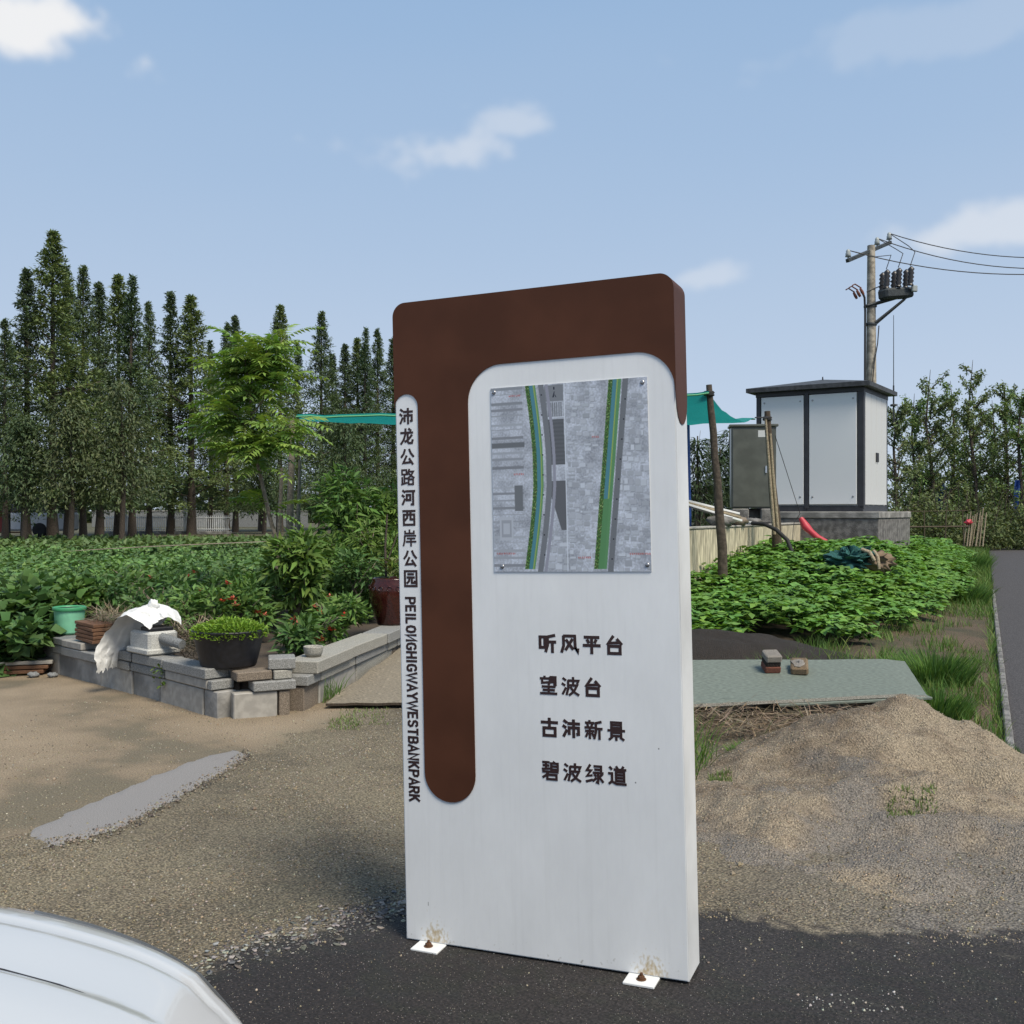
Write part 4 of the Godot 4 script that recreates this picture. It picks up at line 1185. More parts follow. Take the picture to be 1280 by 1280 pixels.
func river_wall() -> void:
	var a := Vector3(1.75, 0, -13.5); var b := Vector3(5.95, 0, -21.5)
	var L := a.distance_to(b)
	var ry := atan2(-(b - a).x, -(b - a).z)
	var r := thing("cream_wall", "stained cream rendered garden wall behind the two wooden posts", "wall", a, ry)
	part(r, "wall_body", MB.new().box(T(Vector3(0, 0.62, -L * 0.5)), Vector3(0.24, 1.36, L), 0.015).mesh(), M.cream_render)
	part(r, "wall_cap", MB.new().box(T(Vector3(0, 1.315, -L * 0.5)), Vector3(0.27, 0.03, L + 0.02), 0.01).mesh(), M.granite_smooth)
	# rubble and junk laid on top of it
	rng.seed = 51
	var junk := [["wall_stone", "dark rounded stone lying on the cream wall left of the first post", 893, 652, 0.17, "concrete_dark"], ["wall_stone", "tan rounded stone lying on the cream wall right of the first post", 912, 650, 0.16, "sandstone"], ["wall_stone", "dark lump of stone on the cream wall near the meter box", 937, 653, 0.12, "concrete_dark"], ["wall_stone", "small white stone on the cream wall below the meter box", 934, 657, 0.06, "foam"]]
	for j in junk:
		var dd := lerpf(15.5, 18.6, (j[2] - 868.0) / 75.0)
		var p := D(j[2], j[3], dd); p.y = 1.33 + j[4] * 0.4
		var xw := 1.75 + (-p.z - 13.5) / 8.0 * 4.2
		p.x = xw + 0.02
		var o := part(self, j[0], MB.new().stone(T(), Vector3(j[4] * 1.3, j[4] * 0.55, j[4]), n_mid, 0.5, 7, 10).mesh(), M[j[5]])
		o.position = p
		tag(o, j[1], "stone")
	# white planks tipped against the wall top
	var pk := thing("pale_planks", "leaning pale planks stacked on the wall beside the sign's right edge", "planks", D(880, 640, 16.6))
	for k in 3:
		part(pk, "plank", MB.new().box(T(Vector3(0.1, 0.0 + 0.045 * k, -0.1 * k), 0.5, 0, -0.23 + 0.02 * k), Vector3(1.25, 0.035, 0.16), 0.005).mesh(), M.white_paint if k != 1 else M.pale_wood)
	# wooden posts
	var defs := [["thin dark wooden post holding up the shade net, nearest the sign", [Vector2(904, 712), Vector2(899, 640), Vector2(893, 560), Vector2(886, 481)], 14.6, 0.072, "bark"], ["pale split wooden post in front of the olive meter box", [Vector2(972, 672), Vector2(969, 640), Vector2(963, 580), Vector2(959, 514)], 17.6, 0.085, "old_wood"]]
	for q in defs:
		var pts := []; var rad := []
		var base := D(q[1][0].x, q[1][0].y, q[2])
		for k in 9:
			var t := k / 8.0 * 3.0
			var s := mini(int(t), 2)
			var pp: Vector2 = q[1][s].lerp(q[1][s + 1], t - s)
			pts.append(D(pp.x, pp.y, q[2]) - base + Vector3(0.012 * n_fine.get_noise_2d(k * 30.0, q[2] * 9.0), 0, 0))
			rad.append(lerpf(q[3], q[3] * 0.62, k / 8.0) * (1.0 + 0.12 * n_fine.get_noise_2d(k * 40.0, 7.0)))
		pts[0].y -= 0.5
		var o := thing("wooden_post", q[0], "post", base, 0.0, "posts of the shade net")
		part(o, "shaft", MB.new().tube(pts, rad, 10).mesh(), M[q[4]])
		var tp: Vector3 = pts[8]
		part(o, "rope_lashing", MB.new().lathe(T(tp - Vector3(0, 0.16, 0)), [Vector2(0.072, 0), Vector2(0.085, 0.015), Vector2(0.07, 0.03), Vector2(0.085, 0.05), Vector2(0.068, 0.07)], 10).mesh(), M.black_rubber)
	# two light canes tied to the second post
	for k in 2:
		var o := part(self, "bamboo_cane", MB.new().tube([D(968 + k * 5, 668, 17.4), D(962 + k * 4, 590, 17.45), D(957 + k * 6, 522 + k * 20, 17.5)], [0.03, 0.027, 0.02], 6).mesh(), M.pale_wood)
		tag(o, ["taller bamboo cane strapped to the left of the pale split post", "shorter bamboo cane strapped to the right of the pale split post"][k], "cane", "canes strapped to the post")
	var bl := part(self, "blue_post", MB.new().tube([D(861, 668, 17.0), D(859, 560, 17.0), D(858, 500, 17.0)], [0.05, 0.05, 0.05], 8).mesh(), M.blue_plastic)
	tag(bl, "slim blue post just right of the sign's edge", "post")
	# hoses and ropes
	var hs := part(self, "black_hose", MB.new().tube([D(940, 654, 17.6), D(955, 655, 17.4), D(970, 662, 17.2), D(984, 675, 17.0), D(990, 690, 16.9)], fill(0.035, 5), 7).mesh(), M.black_rubber)
	tag(hs, "black hose hanging over the end of the cream wall", "hose")
	var rp := part(self, "red_hose", MB.new().tube([D(1001, 648, 20.0), D(1007, 658, 19.9), D(1014, 665, 19.8), D(1022, 672, 19.7), D(1036, 679, 19.6)], [0.05, 0.085, 0.06, 0.06, 0.045], 7).mesh(), M.red_plastic)
	tag(rp, "crumpled red flat hose hanging from the plinth corner", "hose")
	var wr := part(self, "thin_cable", MB.new().tube([D(969, 545, 17.6), D(985, 595, 18.5), D(1000, 642, 19.8), D(992, 655, 19.4), D(990, 680, 19.2)], fill(0.006, 5), 5).mesh(), M.cable)
	tag(wr, "thin dark cable slanting across the cabinet's left door", "cable")

func shade_net() -> void:
	var r := thing("shade_net", "teal shade net stretched high behind the sign between wooden posts", "shade net", Vector3(0, 3.0, -14.5))
	var o := Vector3(0, 3.0, -14.5)
	# four corners: near left, near right (first post), far right (tied to the second post), far left
	var nl := D(370, 518, 13.0); var nr := D(886, 489, 14.5); var fr := D(944, 522, 17.2); var fl := D(388, 523, 16.0)
	var rows := []
	for j in 13:
		var v := j / 12.0
		var row := []
		for k in 33:
			var u := k / 32.0
			var p := nl.lerp(nr, u).lerp(fl.lerp(fr, u), v)
			p.y -= 0.2 * 4.0 * v * (1.0 - v) * (0.25 + 0.75 * u) + 0.10 * sin(u * PI) + 0.05 * n_mid.get_noise_2d(u * 160.0, v * 60.0)
			row.append(p - o)
		rows.append(row)
	part(r, "net", MB.new().sheet(rows).mesh(), M.net_teal)
	var hem := MB.new()
	var e1 := []; var e2 := []
	for k in 33:
		e1.append(rows[0][k] - Vector3(0, 0.03, 0)); e2.append(rows[12][k] - Vector3(0, 0.02, 0))
	hem.tube(e1, fill(0.014, 33), 5)
	hem.tube(e2, fill(0.012, 33), 5)
	part(r, "hem_rope", hem.mesh(), M.green_rim)
	part(r, "tie_rope", MB.new().tube([fr - o, D(960, 522, 17.5) - o], [0.012, 0.012], 5).mesh(), M.cable)
	# net posts on the left, in the garden
	var defs := [[362, 660, 540, 15.5, 0.055, "tallest and thickest pale post of the cluster at the shade net's left end"], [349, 658, 585, 15.8, 0.032, "thin pale post left of the thick one in the garden"], [372, 660, 575, 15.3, 0.03, "thin pale post right of the thick one in the garden"]]
	for q in defs:
		var top: float = q[2] if q[4] < 0.05 else 522.0
		var base := D(q[0], q[1], q[3])
		var pts := [Vector3(0, -1.2, 0), Vector3(0, 0, 0), (D(q[0] + 2, (q[1] + top) * 0.5, q[3]) - base), D(q[0] + 3, top, q[3]) - base]
		var w := thing("net_post", q[5], "post", base, 0.0, "posts at the left end of the shade net")
		part(w, "shaft", MB.new().tube(pts, [q[4] * 1.1, q[4], q[4] * 0.9, q[4] * 0.8], 8).mesh(), M.young_bark)

func green_board() -> void:
	# long fibreglass sheet propped with its near edge low and its far edge high
	var r := thing("fibre_sheet", "long weathered pale green fibreglass sheet lying behind the sand heap", "sheet", Vector3(2.2, 0.1, -7.9))
	var o := Vector3(2.2, 0.1, -7.9)
	var f0 := D(700, 888, 7.5); var f1 := D(1159, 866, 7.62)
	var b0 := D(700, 826, 8.3); var b1 := D(1131, 824, 8.38)
	var f2 := D(1130, 869, 7.61)
	var rows := []
	for j in 13:
		var v := j / 12.0
		var row := []
		for k in 41:
			var u := k / 40.0
			var p := f0.lerp(f1, u).lerp(b0.lerp(b1, u), v)
			p.y += 0.005 * n_mid.get_noise_2d(u * 60.0, v * 20.0) + 0.0015 * sin(v * 26.0) - 0.02 * ss(0.93, 1.0, u)
			row.append(p - o)
		rows.append(row)
	part(r, "top_skin", MB.new().sheet(rows).mesh(), M.fibre_green)
	var low := []
	for j in 13:
		var row := []
		for k in 41: row.append(rows[j][k] - Vector3(0, 0.024, 0))
		low.append(row)
	part(r, "under_skin", MB.new().sheet(low).mesh(), M.fibre_green)
	var ed := MB.new()
	for k in 40:
		ed.face([rows[0][k], rows[0][k + 1], low[0][k + 1], low[0][k]], Vector3(0, 0, 1))
		ed.face([rows[12][k], rows[12][k + 1], low[12][k + 1], low[12][k]], Vector3(0, 0, -1))
	for j in 12: ed.face([rows[j][40], rows[j + 1][40], low[j + 1][40], low[j][40]], Vector3(1, 0, 0))
	part(r, "edge", ed.mesh(), M.granite_pale)
	# a second, thinner sheet sticks out below it at the right end
	var o2 := part(r, "lower_sheet", MB.new().box(Transform3D(Basis.looking_at(f1 - f0) * Basis(Vector3.BACK, 0.0), (f1 + Vector3(-0.55, -0.06, -0.1)) - o), Vector3(0.3, 0.02, 1.15), 0.004).mesh(), M.fibre_green)
	o2.name = "lower_sheet"
	# what it rests on
	for k in 3:
		var p := f0.lerp(f1, 0.35 + 0.28 * k)
		var s := part(self, "prop_stone", MB.new().stone(T(), Vector3(0.2, 0.16, 0.14), n_mid, 0.4, 7, 10).mesh(), M.granite_dark)
		s.position = Vector3(p.x, 0.06, p.z - 0.45)
		tag(s, ["stone under the green sheet nearest the sign", "stone under the green sheet below its two bricks", "stone under the right end of the green sheet"][k], "stone", "stones propping the green sheet")
	# bricks on the sheet
	var tilt := atan2(b0.y - f0.y, -(b0.z - f0.z))
	var c1 := f0.lerp(f1, (961.0 - 700.0) / 459.0).lerp(b0.lerp(b1, (961.0 - 700.0) / 431.0), 0.74)
	var bk := thing("mortared_brick", "upright red brick capped with pale mortar on the green sheet", "brick", c1 + Vector3(0, 0.006, 0), 0.06)
	bk.rotation.x = tilt
	part(bk, "brick_body", MB.new().box(T(Vector3(0, 0.028, 0.02)), Vector3(0.125, 0.055, 0.13), 0.008).mesh(), M.brick_red)
	part(bk, "dark_bed", MB.new().box(T(Vector3(0.0, 0.072, 0.018), 0.02), Vector3(0.119, 0.04, 0.125), 0.008).mesh(), M.soil)
	part(bk, "mortar_cap", MB.new().box(T(Vector3(0, 0.12, 0.02), 0.03), Vector3(0.126, 0.06, 0.132), 0.01).mesh(), M.mortar)
	var c2 := f0.lerp(f1, (998.0 - 700.0) / 459.0).lerp(b0.lerp(b1, (998.0 - 700.0) / 431.0), 0.72)
	var bt := thing("tan_brick", "worn tan half brick lying on the green sheet right of the mortared one", "brick", c2 + Vector3(0, 0.004, 0), -0.25)
	bt.rotation.x = tilt
	part(bt, "brick_body", MB.new().box(T(Vector3(0, 0.036, 0.02), 0, 0, 0.03), Vector3(0.135, 0.07, 0.2), 0.022).mesh(), M.brick_tan)
	part(bt, "mortar_smear", MB.new().stone(T(Vector3(-0.01, 0.072, 0.03)), Vector3(0.052, 0.008, 0.075), n_mid, 0.6, 5, 9).mesh(), M.mortar)

func soil_and_litter() -> void:
	# dark compost heap behind the sheet
	var rows := []
	for j in 25:
		var row := []
		for k in 61:
			var u := k / 60.0; var v := j / 24.0
			var x := lerpf(0.9, 3.9, u); var d := lerpf(9.5, 11.6, v)
			var e := sin(u * PI) * sin(v * PI)
			row.append(Vector3(x, elev(x, d) - 0.05 + 0.46 * pow(e, 0.8) * (1.15 - 0.75 * u) + 0.04 * e * n_mid.get_noise_2d(x * 40.0, d * 40.0), -d))
		rows.append(row)
	var s := part(self, "soil_heap", MB.new().sheet(rows).mesh(), M.soil)
	tag(s, "dark crumbly soil heap between the green sheet and the bean plants", "soil heap")
	# dry stalks in the gap below the sheet and on the left wall
	rng.seed = 61
	var b := Buf.new()
	for k in 2600:
		var x := rr(0.9, 2.75); var d := rr(6.9, 7.75) + 0.2 * n_mid.get_noise_2d(x * 30.0, 3.0)
		var y := elev(x, d)
		if y < pile_height(x, d): continue
		var a := rr(0, TAU)
		b.blade(Vector3(x, y + rr(0.0, 0.13), -d), Vector3(cos(a), rr(-0.1, 0.35), sin(a)).normalized(), rr(0.1, 0.34), rr(0.003, 0.008), Vector3(rr(-0.05, 0.05), rr(-0.05, 0.03), rr(-0.05, 0.05)), vary([Color(0.2, 0.15, 0.1), Color(0.11, 0.08, 0.055), Color(0.28, 0.22, 0.15)][k % 3], 0.25))
	var o := part(self, "dry_stalks", b.mesh(), M.gravel)
	tag(o, "tangle of dry brown stalks under the front edge of the green sheet", "dry stalks", "", "stuff")

func bundle_and_stakes() -> void:
	# crumpled teal netting with straw on the bean plants
	var r := thing("net_bundle", "crumpled teal netting bundle with straw dumped on the bean plants", "net bundle", D(1072, 700, 15.2))
	var nb := MB.new()
	nb.stone(T(Vector3(-0.12, 0.0, 0), 0, 0, 0.15), Vector3(0.29, 0.15, 0.25), n_fine, 1.1, 20, 28)
	part(r, "net_lump", nb.mesh(), M.net_old)
	part(r, "straw_lump", MB.new().stone(T(Vector3(0.28, -0.02, 0.02)), Vector3(0.22, 0.13, 0.2), n_fine, 0.9, 12, 16).mesh(), M.twig)
	part(r, "strap", MB.new().tube([Vector3(0.02, 0.16, 0.12), Vector3(0.1, 0.12, 0.22), Vector3(0.16, 0.0, 0.27)], [0.03, 0.035, 0.025], 6).tube([Vector3(0.2, 0.14, 0.1), Vector3(0.22, 0.05, 0.22), Vector3(0.23, -0.12, 0.25)], [0.025, 0.03, 0.025], 6).mesh(), M.pale_wood)
	# stakes leaning together by the path
	rng.seed = 71
	var g := thing("stake_bundle", "bundle of pale wooden stakes standing at the field edge by the path", "stakes", D(1218, 665, 36.0))
	for k in 9:
		var x := -0.35 + 0.075 * k
		part(g, "stake", MB.new().tube([Vector3(x, -0.5, rr(-0.1, 0.1)), Vector3(x + 0.1 + 0.12 * (k / 9.0) + rr(-0.06, 0.06), rr(0.55, 0.85), 0)], [0.03, 0.022], 6).mesh(), M.pale_wood)
	part(g, "red_cloth", MB.new().stone(T(Vector3(-0.25, 0.35, 0.1)), Vector3(0.12, 0.08, 0.08), n_fine, 0.9, 8, 10).mesh(), M.red_plastic)
	# wire fence along the field's far edge
	var f := thing("wire_fence", "low wire fence with thin stakes behind the bean field right of the plinth", "fence", D(1165, 660, 34.0) * Vector3(1, 0, 1))
	for k in 4:
		var x := -0.9 + k * 0.66
		part(f, "fence_stake", MB.new().tube([Vector3(x, 0.0, 0), Vector3(x + rr(-0.08, 0.08), 1.62, 0)], [0.025, 0.02], 6).mesh(), M.old_wood)
	part(f, "wire", MB.new().tube([Vector3(-1.0, 1.56, 0), Vector3(1.2, 1.6, 0)], [0.012, 0.012], 5).tube([Vector3(-1.0, 1.05, 0), Vector3(1.2, 1.07, 0)], [0.03, 0.03], 5).mesh(), M.old_wood)
	# blue exercise-yard posts among the far trees
	for q in [[1176, 600, 640, 47.0, 0.28, "nearer blue sheet hanging among the thicket trees right of the plinth"], [1272, 600, 640, 45.0, 0.22, "blue sheet hanging among trees at the right edge"]]:
		var top := D(q[0], q[1], q[3])
		var rows := []
		for j in 9:
			var row := []
			for k in 7:
				row.append(Vector3((k / 6.0 - 0.5) * 2.0 * q[4] * (0.5 + 0.5 * sin(j / 8.0 * PI)), -j / 8.0 * 1.45, 0.1 * sin(k * 1.8 + j * 0.5)))
			rows.append(row)
		var o := part(self, "blue_tarp", MB.new().sheet(rows).mesh(), M.blue_plastic)
		o.position = top
		tag(o, q[5], "tarp", "blue sheets among the trees")

# ------------------------------------------------------------------ left side: planter wall and what stands on it
func course(r: Node3D, a: Vector2, b: Vector2, y0: float, h: float, th: float, lens: Array, mats: Array, jit := 0.012) -> void:
	# blocks laid end to end from a to b (x, depth); each is its own stone with its own offset and turn
	var L := a.distance_to(b)
	var t := 0.0
	var k := 0
	var ry := atan2(-(b.x - a.x), (b.y - a.y)) + PI / 2
	while t < L - 0.04:
		var l: float = minf(lens[k % lens.size()], L - t)
		var mid := a.lerp(b, (t + l * 0.5) / L)
		var o := part(r, "stone_block", MB.new().box(T(), Vector3(l - 0.012, h - 0.006, th), 0.007).mesh(), M[mats[k % mats.size()]])
		var nrm := Vector2(-(b - a).y, (b - a).x).normalized() * rr(-jit, jit)
		o.transform = T(Vector3(mid.x + nrm.x, y0 + h * 0.5 + rr(-0.002, 0.002), -(mid.y + nrm.y)), ry + rr(-0.012, 0.012), rr(-0.006, 0.006), rr(-0.008, 0.008))
		t += l
		k += 1
func planter_wall() -> void:
	rng.seed = 81
	var r := thing("planter_wall", "low dry-laid wall of grey granite blocks around the flower garden", "wall")
	var A := Vector2(-4.58, 10.2); var B := Vector2(-2.16, 7.78); var C := Vector2(-1.74, 7.97); var Dd := Vector2(-1.16, 11.0); var E := Vector2(-0.55, 14.0)
	# left run
	course(r, A, B, -0.02, 0.215, 0.16, [0.42, 0.95, 0.62, 0.5, 0.72, 0.6], ["granite_smooth", "concrete", "granite_smooth", "concrete"])
	course(r, A, A.lerp(B, 0.45), 0.195, 0.085, 0.2, [0.55, 0.8], ["granite_dark", "granite"], 0.02)
	course(r, A.lerp(B, 0.02), A.lerp(B, 0.3), 0.28, 0.07, 0.22, [0.5, 0.55], ["granite_dark", "granite_smooth"], 0.02)
	course(r, A.lerp(B, 0.43), A.lerp(B, 0.985), 0.195, 0.078, 0.19, [0.5, 0.62, 0.7], ["granite", "granite_dark", "granite_smooth"], 0.015)
	course(r, A.lerp(B, 0.41), A.lerp(B, 0.965), 0.273, 0.085, 0.2, [0.62, 0.55, 0.8], ["granite_dark", "granite", "granite"], 0.015)
	# corner
	course(r, B + Vector2(0.03, 0.0), C, -0.02, 0.205, 0.17, [0.34, 0.2], ["granite_smooth", "sandstone"], 0.008)
	course(r, B + Vector2(0.16, 0.06), C + Vector2(0.04, 0.02), 0.186, 0.078, 0.2, [0.4], ["granite"], 0.008)
	course(r, B + Vector2(0.04, 0.03), C + Vector2(0.0, 0.05), 0.264, 0.075, 0.2, [0.28, 0.3], ["sandstone", "granite_pale"], 0.008)
	course(r, B + Vector2(0.26, 0.2), C + Vector2(0.05, 0.06), 0.339, 0.09, 0.24, [0.4], ["granite"], 0.0)
	# right run
	course(r, C + Vector2(0.03, 0.06), Dd, -0.02, 0.205, 0.17, [0.32, 0.9, 1.1, 1.0], ["sandstone", "granite_smooth", "granite_pale"], 0.01)
	course(r, C + Vector2(0.06, 0.04), Dd, 0.186, 0.085, 0.2, [0.3, 0.85, 1.0], ["granite", "granite_pale"], 0.012)
	course(r, C + Vector2(0.07, 0.16), Dd, 0.271, 0.105, 0.27, [0.85, 1.05, 0.95], ["granite_pale", "granite_pale", "granite"], 0.015)
	course(r, Dd, E, -0.02, 0.3, 0.2, [1.0, 1.2], ["granite_pale", "granite"], 0.01)
	course(r, Dd, E, 0.283, 0.1, 0.27, [1.1, 0.9], ["granite_pale"], 0.01)
	# weed in a joint
	var b := Buf.new()
	for k in 26:
		var p := G(197 + rr(-5, 5), 838 + rr(-12, 14), 0.2)
		p = Vector3(-2.86 + rr(-0.05, 0.05), 0.2 + rr(-0.07, 0.1), -8.33 + 0.0)
		b.leaf(p, Vector3(rr(-0.5, 0.5), rr(-0.3, 0.9), rr(0.3, 0.8)).normalized(), Vector3.UP, rr(0.03, 0.06), rr(0.015, 0.03), 0.2, 0.3, vary(Color(0.13, 0.2, 0.04)))
	var w := part(self, "wall_weed", b.mesh(), M.leaf)
	tag(w, "tiny green weed sprouting from a joint of the granite wall", "weed")
	var g := Buf.new()
	for k in 60:
		var p := Vector3(-1.5 + rr(-0.08, 0.08), 0.0, -8.45 + rr(-0.15, 0.15))
		g.blade(p, Vector3(rr(-0.35, 0.35), 1, rr(-0.3, 0.35)).normalized(), rr(0.1, 0.32), 0.008, Vector3(rr(-0.08, 0.08), -0.04, rr(-0.05, 0.08)), vary(Color(0.09, 0.16, 0.04)))
	var gt := part(self, "grass_tuft", g.mesh(), M.leaf)
	tag(gt, "thin grass tuft at the foot of the granite wall beside the plywood", "grass")

func plywood() -> void:
	var rows := []; var low := []
	for j in 33:
		var v := j / 32.0
		var row := []; var l := []
		for k in 25:
			var u := k / 24.0
			var d := lerpf(8.1, 11.6, v)
			var xl := lerpf(-1.47, -0.98, v) ; var xr := lerpf(-0.25, 0.2, v)
			var x := lerpf(xl, xr, u)
			var y := elev(x, d) + 0.045 + 0.17 * v + 0.016 * sin(v * 21.0 + u * 2.0) * (0.4 + 0.6 * v) + 0.015 * n_mid.get_noise_2d(u * 50.0, v * 90.0)
			row.append(Vector3(x, y, -d)); l.append(Vector3(x, y - 0.02, -d))
		rows.append(row); low.append(l)
	var r := thing("plywood_sheet", "warped weathered plywood sheet lying beside the granite wall", "plywood")
	part(r, "face", MB.new().sheet(rows).mesh(), M.ply)
	part(r, "underside", MB.new().sheet(low).mesh(), M.old_wood)
	var e := MB.new()
	for k in 24: e.face([rows[0][k], rows[0][k + 1], low[0][k + 1], low[0][k]], Vector3(0, 0, 1))
	for j in 32: e.face([rows[j][0], rows[j + 1][0], low[j + 1][0], low[j][0]], Vector3(-1, 0, 0))
	part(r, "edge", e.mesh(), M.old_wood)

func wall_things() -> void:
	rng.seed = 91
	# green tub
	var t := thing("green_tub", "light green plastic tub standing on the wall's left end", "tub", Vector3(-4.36, 0.355, -10.12), 0.3)
	var tp := [Vector2(0.0001, 0.0), Vector2(0.118, 0.0), Vector2(0.13, 0.02), Vector2(0.142, 0.2), Vector2(0.146, 0.235)]
	part(t, "tub_body", MB.new().lathe(T(), tp, 4 * 6).mesh(), M.green_plastic)
	part(t, "rim", MB.new().lathe(T(), [Vector2(0.145, 0.228), Vector2(0.158, 0.23), Vector2(0.158, 0.262), Vector2(0.146, 0.265), Vector2(0.138, 0.25)], 24).mesh(), M.green_rim)
	part(t, "inside", MB.new().lathe(T(), [Vector2(0.139, 0.25), Vector2(0.128, 0.1), Vector2(0.0001, 0.09)], 24).mesh(), M.black_plastic)
	# stacked roof battens / clay tiles
	var s := thing("clay_tile_stack", "stack of flat reddish brown clay tiles on the wall beside the green tub", "tiles", Vector3(-3.86, 0.355, -9.5), -0.785)
	for k in 5:
		part(s, "tile", MB.new().box(T(Vector3(rr(-0.01, 0.01), 0.02 + k * 0.036, 0.0), rr(-0.03, 0.03)), Vector3(0.4, 0.03, 0.2), 0.004).mesh(), M.red_wood)
	s.rotation.z = -0.03
	# white foam box under a white plastic sheet
	var f := thing("foam_box", "white foam box under the draped plastic sheet on the wall", "box", Vector3(-3.06, 0.355, -8.72), -0.785)
	part(f, "box_body", MB.new().box(T(Vector3(0.04, 0.1, 0)), Vector3(0.36, 0.2, 0.26), 0.02).mesh(), M.foam)
	part(f, "rim", MB.new().box(T(Vector3(0.04, 0.035, 0)), Vector3(0.4, 0.05, 0.3), 0.015).mesh(), M.foam)
	part(f, "dark_opening", MB.new().box(T(Vector3(0.1, 0.215, 0.0)), Vector3(0.2, 0.035, 0.2), 0.01).mesh(), M.black_plastic)
	var pr := thing("plastic_sheet", "crumpled white plastic sheet draped over the foam box and wall edge", "plastic sheet", Vector3(-3.06, 0.355, -8.72), -0.785)
	var line := [Vector3(0.17, 0.27, -0.02), Vector3(0.1, 0.31, -0.02), Vector3(0.0, 0.36, -0.01), Vector3(-0.12, 0.33, 0.0), Vector3(-0.22, 0.2, 0.03), Vector3(-0.26, 0.04, 0.09), Vector3(-0.28, -0.04, 0.13), Vector3(-0.29, -0.13, 0.15)]
	var rows := []
	for j in 43:
		var tq := j / 42.0 * 6.999
		var q := int(tq)
		var c: Vector3 = line[q].lerp(line[q + 1], smoothstep(0.0, 1.0, tq - q) * 0.5 + (tq - q) * 0.5)
		var row := []
		var wdt := lerpf(0.12, 0.19, ss(0.0, 2.5, tq)) * (1.0 - 0.35 * ss(5.0, 7.0, tq))
		for k in 29:
			var v := k / 28.0 * 2.0 - 1.0
			var cr := n_mid.get_noise_2d(j * 1.5, k * 2.6 + 20.0)
			var cr2 := n_fine.get_noise_2d(j * 2.0 + 50.0, k * 2.0)
			var hem := 0.05 * n_mid.get_noise_2d(k * 8.0, 77.0) * ss(4.5, 7.0, tq)
			row.append(c + Vector3(0.02 * cr + 0.05 * v * ss(4.0, 7.0, tq), 0.016 * cr + 0.004 * cr2 - 0.07 * v * v * (1.0 - ss(3.5, 5.0, tq)) + hem, v * wdt + 0.01 * cr2 + 0.018 * cr))
		rows.append(row)
	pr.scale = Vector3(1.22, 1.15, 1.25)
	part(pr, "sheet", MB.new().sheet(rows).mesh(), M.white_plastic)
	part(pr, "knot", MB.new().stone(T(Vector3(0.02, 0.35, 0.0), 0.3), Vector3(0.04, 0.04, 0.03), n_fine, 0.8, 8, 10).mesh(), M.white_plastic)
	var lg := part(self, "grey_log", MB.new().tube([D(190, 793, 8.62), D(207, 799, 8.55), D(228, 806, 8.45)], [0.04, 0.045, 0.04], 10).mesh(), M.granite_dark)
	tag(lg, "short grey log poking out from under the white plastic sheet", "log")
	# black planter pot with bright green cover plants
	var pp := Vector3(-2.22, 0.345, -8.05)
	var p := thing("black_planter", "wide black rubber planter pot with bright green low plants", "planter", pp)
	var pf := [Vector2(0.0001, 0.0), Vector2(0.205, 0.0), Vector2(0.215, 0.02), Vector2(0.245, 0.14), Vector2(0.268, 0.26), Vector2(0.282, 0.275), Vector2(0.282, 0.29), Vector2(0.262, 0.288), Vector2(0.25, 0.24)]
	part(p, "pot", MB.new().lathe(T(), pf, 36).mesh(), M.black_plastic)
	part(p, "soil", MB.new().lathe(T(Vector3(0, 0.245, 0)), [Vector2(0.252, 0.0), Vector2(0.12, 0.03), Vector2(0.0001, 0.04)], 20).mesh(), M.soil)
	var b := Buf.new()
	for k in 2600:
		var a := rr(0, TAU); var q := sqrt(rng.randf()) * 0.285
		var dome := 0.11 * (1.0 - pow(q / 0.3, 2.0))
		var at := Vector3(cos(a) * q, 0.26 + dome * rr(0.3, 1.05) + (0.0 if q < 0.25 else rr(-0.05, 0.02)), sin(a) * q)
		var dir := (Vector3(cos(a) * q * 3.0, 0.7, sin(a) * q * 3.0) + rdir() * 0.7).normalized()
		b.leaf(at, dir, (Vector3.UP + rdir() * 0.6).normalized(), rr(0.02, 0.045), rr(0.01, 0.02), 0.15, 0.2, vary(Color(0.19, 0.32, 0.04), 0.25))
	part(p, "foliage", b.mesh(), M.leaf)
	# little bowl on the wall
	var bw := thing("stone_bowl", "small pale stone bowl on the wall right of the black planter", "bowl", Vector3(-1.62, 0.375, -8.38))
	part(bw, "bowl_shell", MB.new().lathe(T(), [Vector2(0.0001, 0), Vector2(0.06, 0.0), Vector2(0.075, 0.03), Vector2(0.082, 0.075), Vector2(0.078, 0.082), Vector2(0.07, 0.075), Vector2(0.06, 0.03), Vector2(0.0001, 0.025)], 24).mesh(), M.granite_pale)
	# glazed jar
	var j := thing("glazed_jar", "brown glazed earthenware jar on the wall beside the sign's left edge", "jar", Vector3(-1.255, 0.376, -10.75))
	var jp := [Vector2(0.0001, 0), Vector2(0.15, 0.0), Vector2(0.16, 0.02), Vector2(0.2, 0.14), Vector2(0.235, 0.28), Vector2(0.242, 0.36), Vector2(0.232, 0.42), Vector2(0.21, 0.455), Vector2(0.214, 0.475), Vector2(0.205, 0.49), Vector2(0.185, 0.485), Vector2(0.18, 0.44), Vector2(0.2, 0.3)]
	part(j, "jar_body", MB.new().lathe(T(), jp, 40).mesh(), M.glaze)
	var dec := MB.new()
	for k in 16:
		var a := TAU * k / 16.0
		var ring := []
		for q in 9:
			var e := TAU * q / 8.0
			var an := a + cos(e) * 0.11
			ring.append(Vector3(cos(an) * 0.241, 0.385 + sin(e) * 0.025, sin(an) * 0.241))
		dec.tube(ring, fill(0.0045, 9), 5, false)
	part(j, "relief_band", dec.mesh(), M.glaze)
	part(j, "soil", MB.new().lathe(T(Vector3(0, 0.4, 0)), [Vector2(0.186, 0), Vector2(0.0001, 0.02)], 16).mesh(), M.soil)
	var pb := Buf.new()
